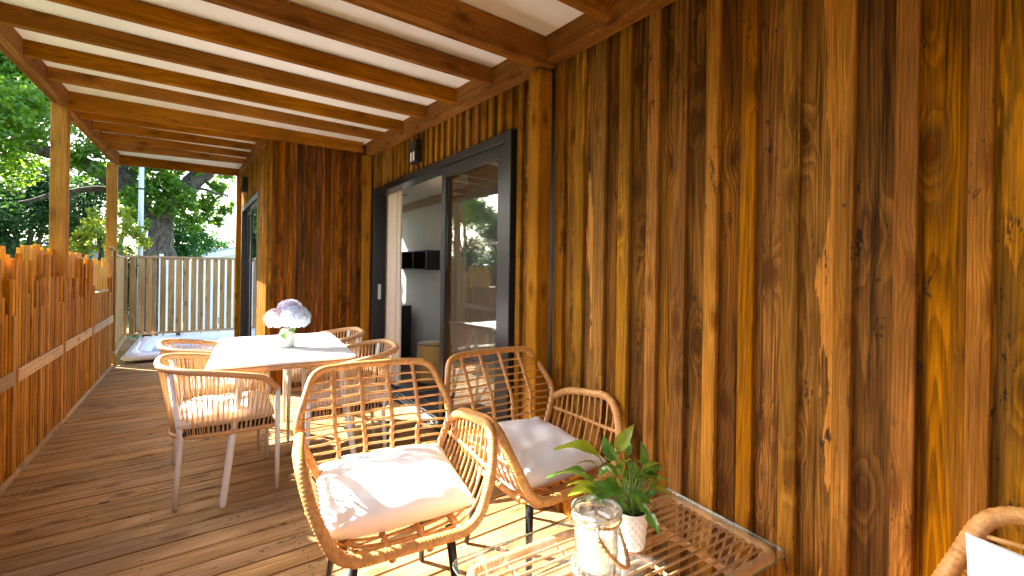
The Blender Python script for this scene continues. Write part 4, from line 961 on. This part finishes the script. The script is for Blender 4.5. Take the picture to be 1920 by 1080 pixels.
bush('shrub', 'dense dark green shrub right of the oak trunk', 'shrub', 3, lambda b: True, LM[3], (-.3,15.3,GZ), .085, 1.9, 6)
# trees past the side of the deck (first ones show in the door glass; last two, unseen, added to cut skylight)
for i, (x, y_, h_, sd_, mt) in enumerate([(-6.5,8.8,4.2,21,0),(-9.,11.5,5.2,22,0),(-5.6,12.4,4.0,23,1),(-8.2,6.0,3.6,24,2),(-11.,15.5,6.0,25,0),(-6.6,17.5,5.2,26,1),(-12.5,9.,5.,27,1),(-5.2,-1.2,5.6,28,0),(-5.6,2.0,5.0,29,1)]):
    lbls = ['broadleaf tree on the lawn beside the deck, mirrored in the door glass','tall tree on the lawn further left of the deck','bluish tree beyond the lawn at the left','yellow green small tree beside the deck','tallest tree at the far left of the lawn','grey green tree far behind the slat fence','wide bluish tree far out at the left','unseen tall tree added behind the camera to cut skylight on the deck','unseen bluish tree added beside the slat fence to cut skylight']
    t = thing('broadleaf_tree', lbls[i], 'tree', (x,y_,GZ)); rr = random.Random(sd_)
    limb([(0,0,0),(.1,0,h_*.3),(0,.1,h_*.6),(.1,.1,h_*.85)], .16, .05, t, 'trunk')
    bl = [(rr.gauss(0,h_*.20), rr.gauss(0,h_*.20), h_*rr.uniform(.38,.92), rr.uniform(.4,.75)) for _ in range(15)]
    for b in bl[:5]: limb([(0,0,h_*.35),(b[0]*.6,b[1]*.6,b[2]-.3),b[:3]], .06, .02, t)
    foliage('crown', bl, LM[mt], t, .13, .75, sd_)
hd = MB()
tag(foliage('hedge', [(x, 19.5+random.uniform(-.6,.6), random.uniform(0,1.6), .75) for x in np.arange(-16, 3.6, .42) for _ in (0,1)], LM[1], None, .15, .6, 31), 'long dark green hedge closing the garden behind the trees', 'hedge')
tag(foliage('hedge', [(-13+random.uniform(-.6,.6), y_, random.uniform(0,2.0), .8) for y_ in np.arange(-4, 19, .5) for _ in (0,1)], LM[0], None, .15, .55, 32), 'green hedge along the far left side of the lawn', 'hedge')

# ------------------------------------------------------------------ pole and neighbour homes
pl = thing('metal_pole', 'slim grey metal pole with a small junction box in front of the oak', 'pole', (-1.05,12.,GZ))
MB().tube([(0,0,0),(0,0,6.)], .045, 12).build('shaft', M_POLE, pl, smooth=True)
MB().box((.10,.07,.16), (.07,-.03,2.36), b=.01).build('junction_box', M_WHITE, pl)
for z in (1.7,2.15,2.5,3.3): MB().lathe([(.046,-.02),(.052,-.018),(.052,.018),(.046,.02)], (0,0,z), 14).build('clamp', M_BLACKP, pl)
nh = thing('neighbour_home', 'white mobile home with grey corrugated roof beyond the screen', 'house', (1.75,17.5,GZ))
MB().box((5.2,3.2,2.05), (1.05,0,1.2)).build('wall', M_HOMEW, nh)
mb = MB(); mb.add([(-1.75,-1.85,2.05),(-1.75,1.85,2.05),(-.0,-1.85,2.50),(-.0,1.85,2.50),(3.8,-1.85,2.75),(3.8,1.85,2.75)], [(0,1,3,2),(2,3,5,4)])
mb.build('roof', M_HOMER, nh)
for k in range(40): pass
rb = MB()
for k in range(36): 
    y_ = -1.84+k*.105; rb.tube([(-1.76,y_,2.065),(0,y_,2.515),(3.8,y_,2.765)], .022, 6)
rb.build('roof_ribs', M_HOMER, nh)['kind'] = 'stuff'
MB().add([(-1.75,-1.84,2.05),(0,-1.84,2.50),(3.8,-1.84,2.74),(3.8,-1.84,2.55),(0,-1.84,2.3),(-1.75,-1.84,1.86)], [(0,1,4,5),(1,2,3,4)]).build('fascia', M_HOMEW, nh)
MB().box((.8,.03,.9), (.2,-1.615,1.4), b=.01).build('window', M_DARK, nh)
n2 = thing('neighbour_home', 'cream mobile home glimpsed through the slot at the end of the slat fence', 'house', (-5.2,21.0,GZ))
MB().box((5.5,3,2.0), (0,0,1.25)).build('wall', M_HOMEW, n2); MB().box((5.9,3.4,.12), (0,0,2.32), b=.02).build('roof', M_HOMER, n2)
for x in (-1.8,.2,1.9): 
    w_ = MB().box((.9,.03,.8), (x,-1.51,1.35), b=.01).build('window', M_DARK, n2); MB().box((.98,.02,.05), (x,-1.52,.92)).build('sill', M_WHITE, w_)
wf = thing('white_gate', 'white panel gate standing behind the privacy screen', 'gate', (.15,11.6,GZ))
for k in range(5): MB().box((.30,.03,1.75), (-.62+.315*k,0,.95), b=.005).build('panel', M_HOMEW, wf)
for k in range(2): MB().box((.07,.07,1.95), (-.83+k*1.62,0,.97), b=.005).build('post', M_WHITE, wf)
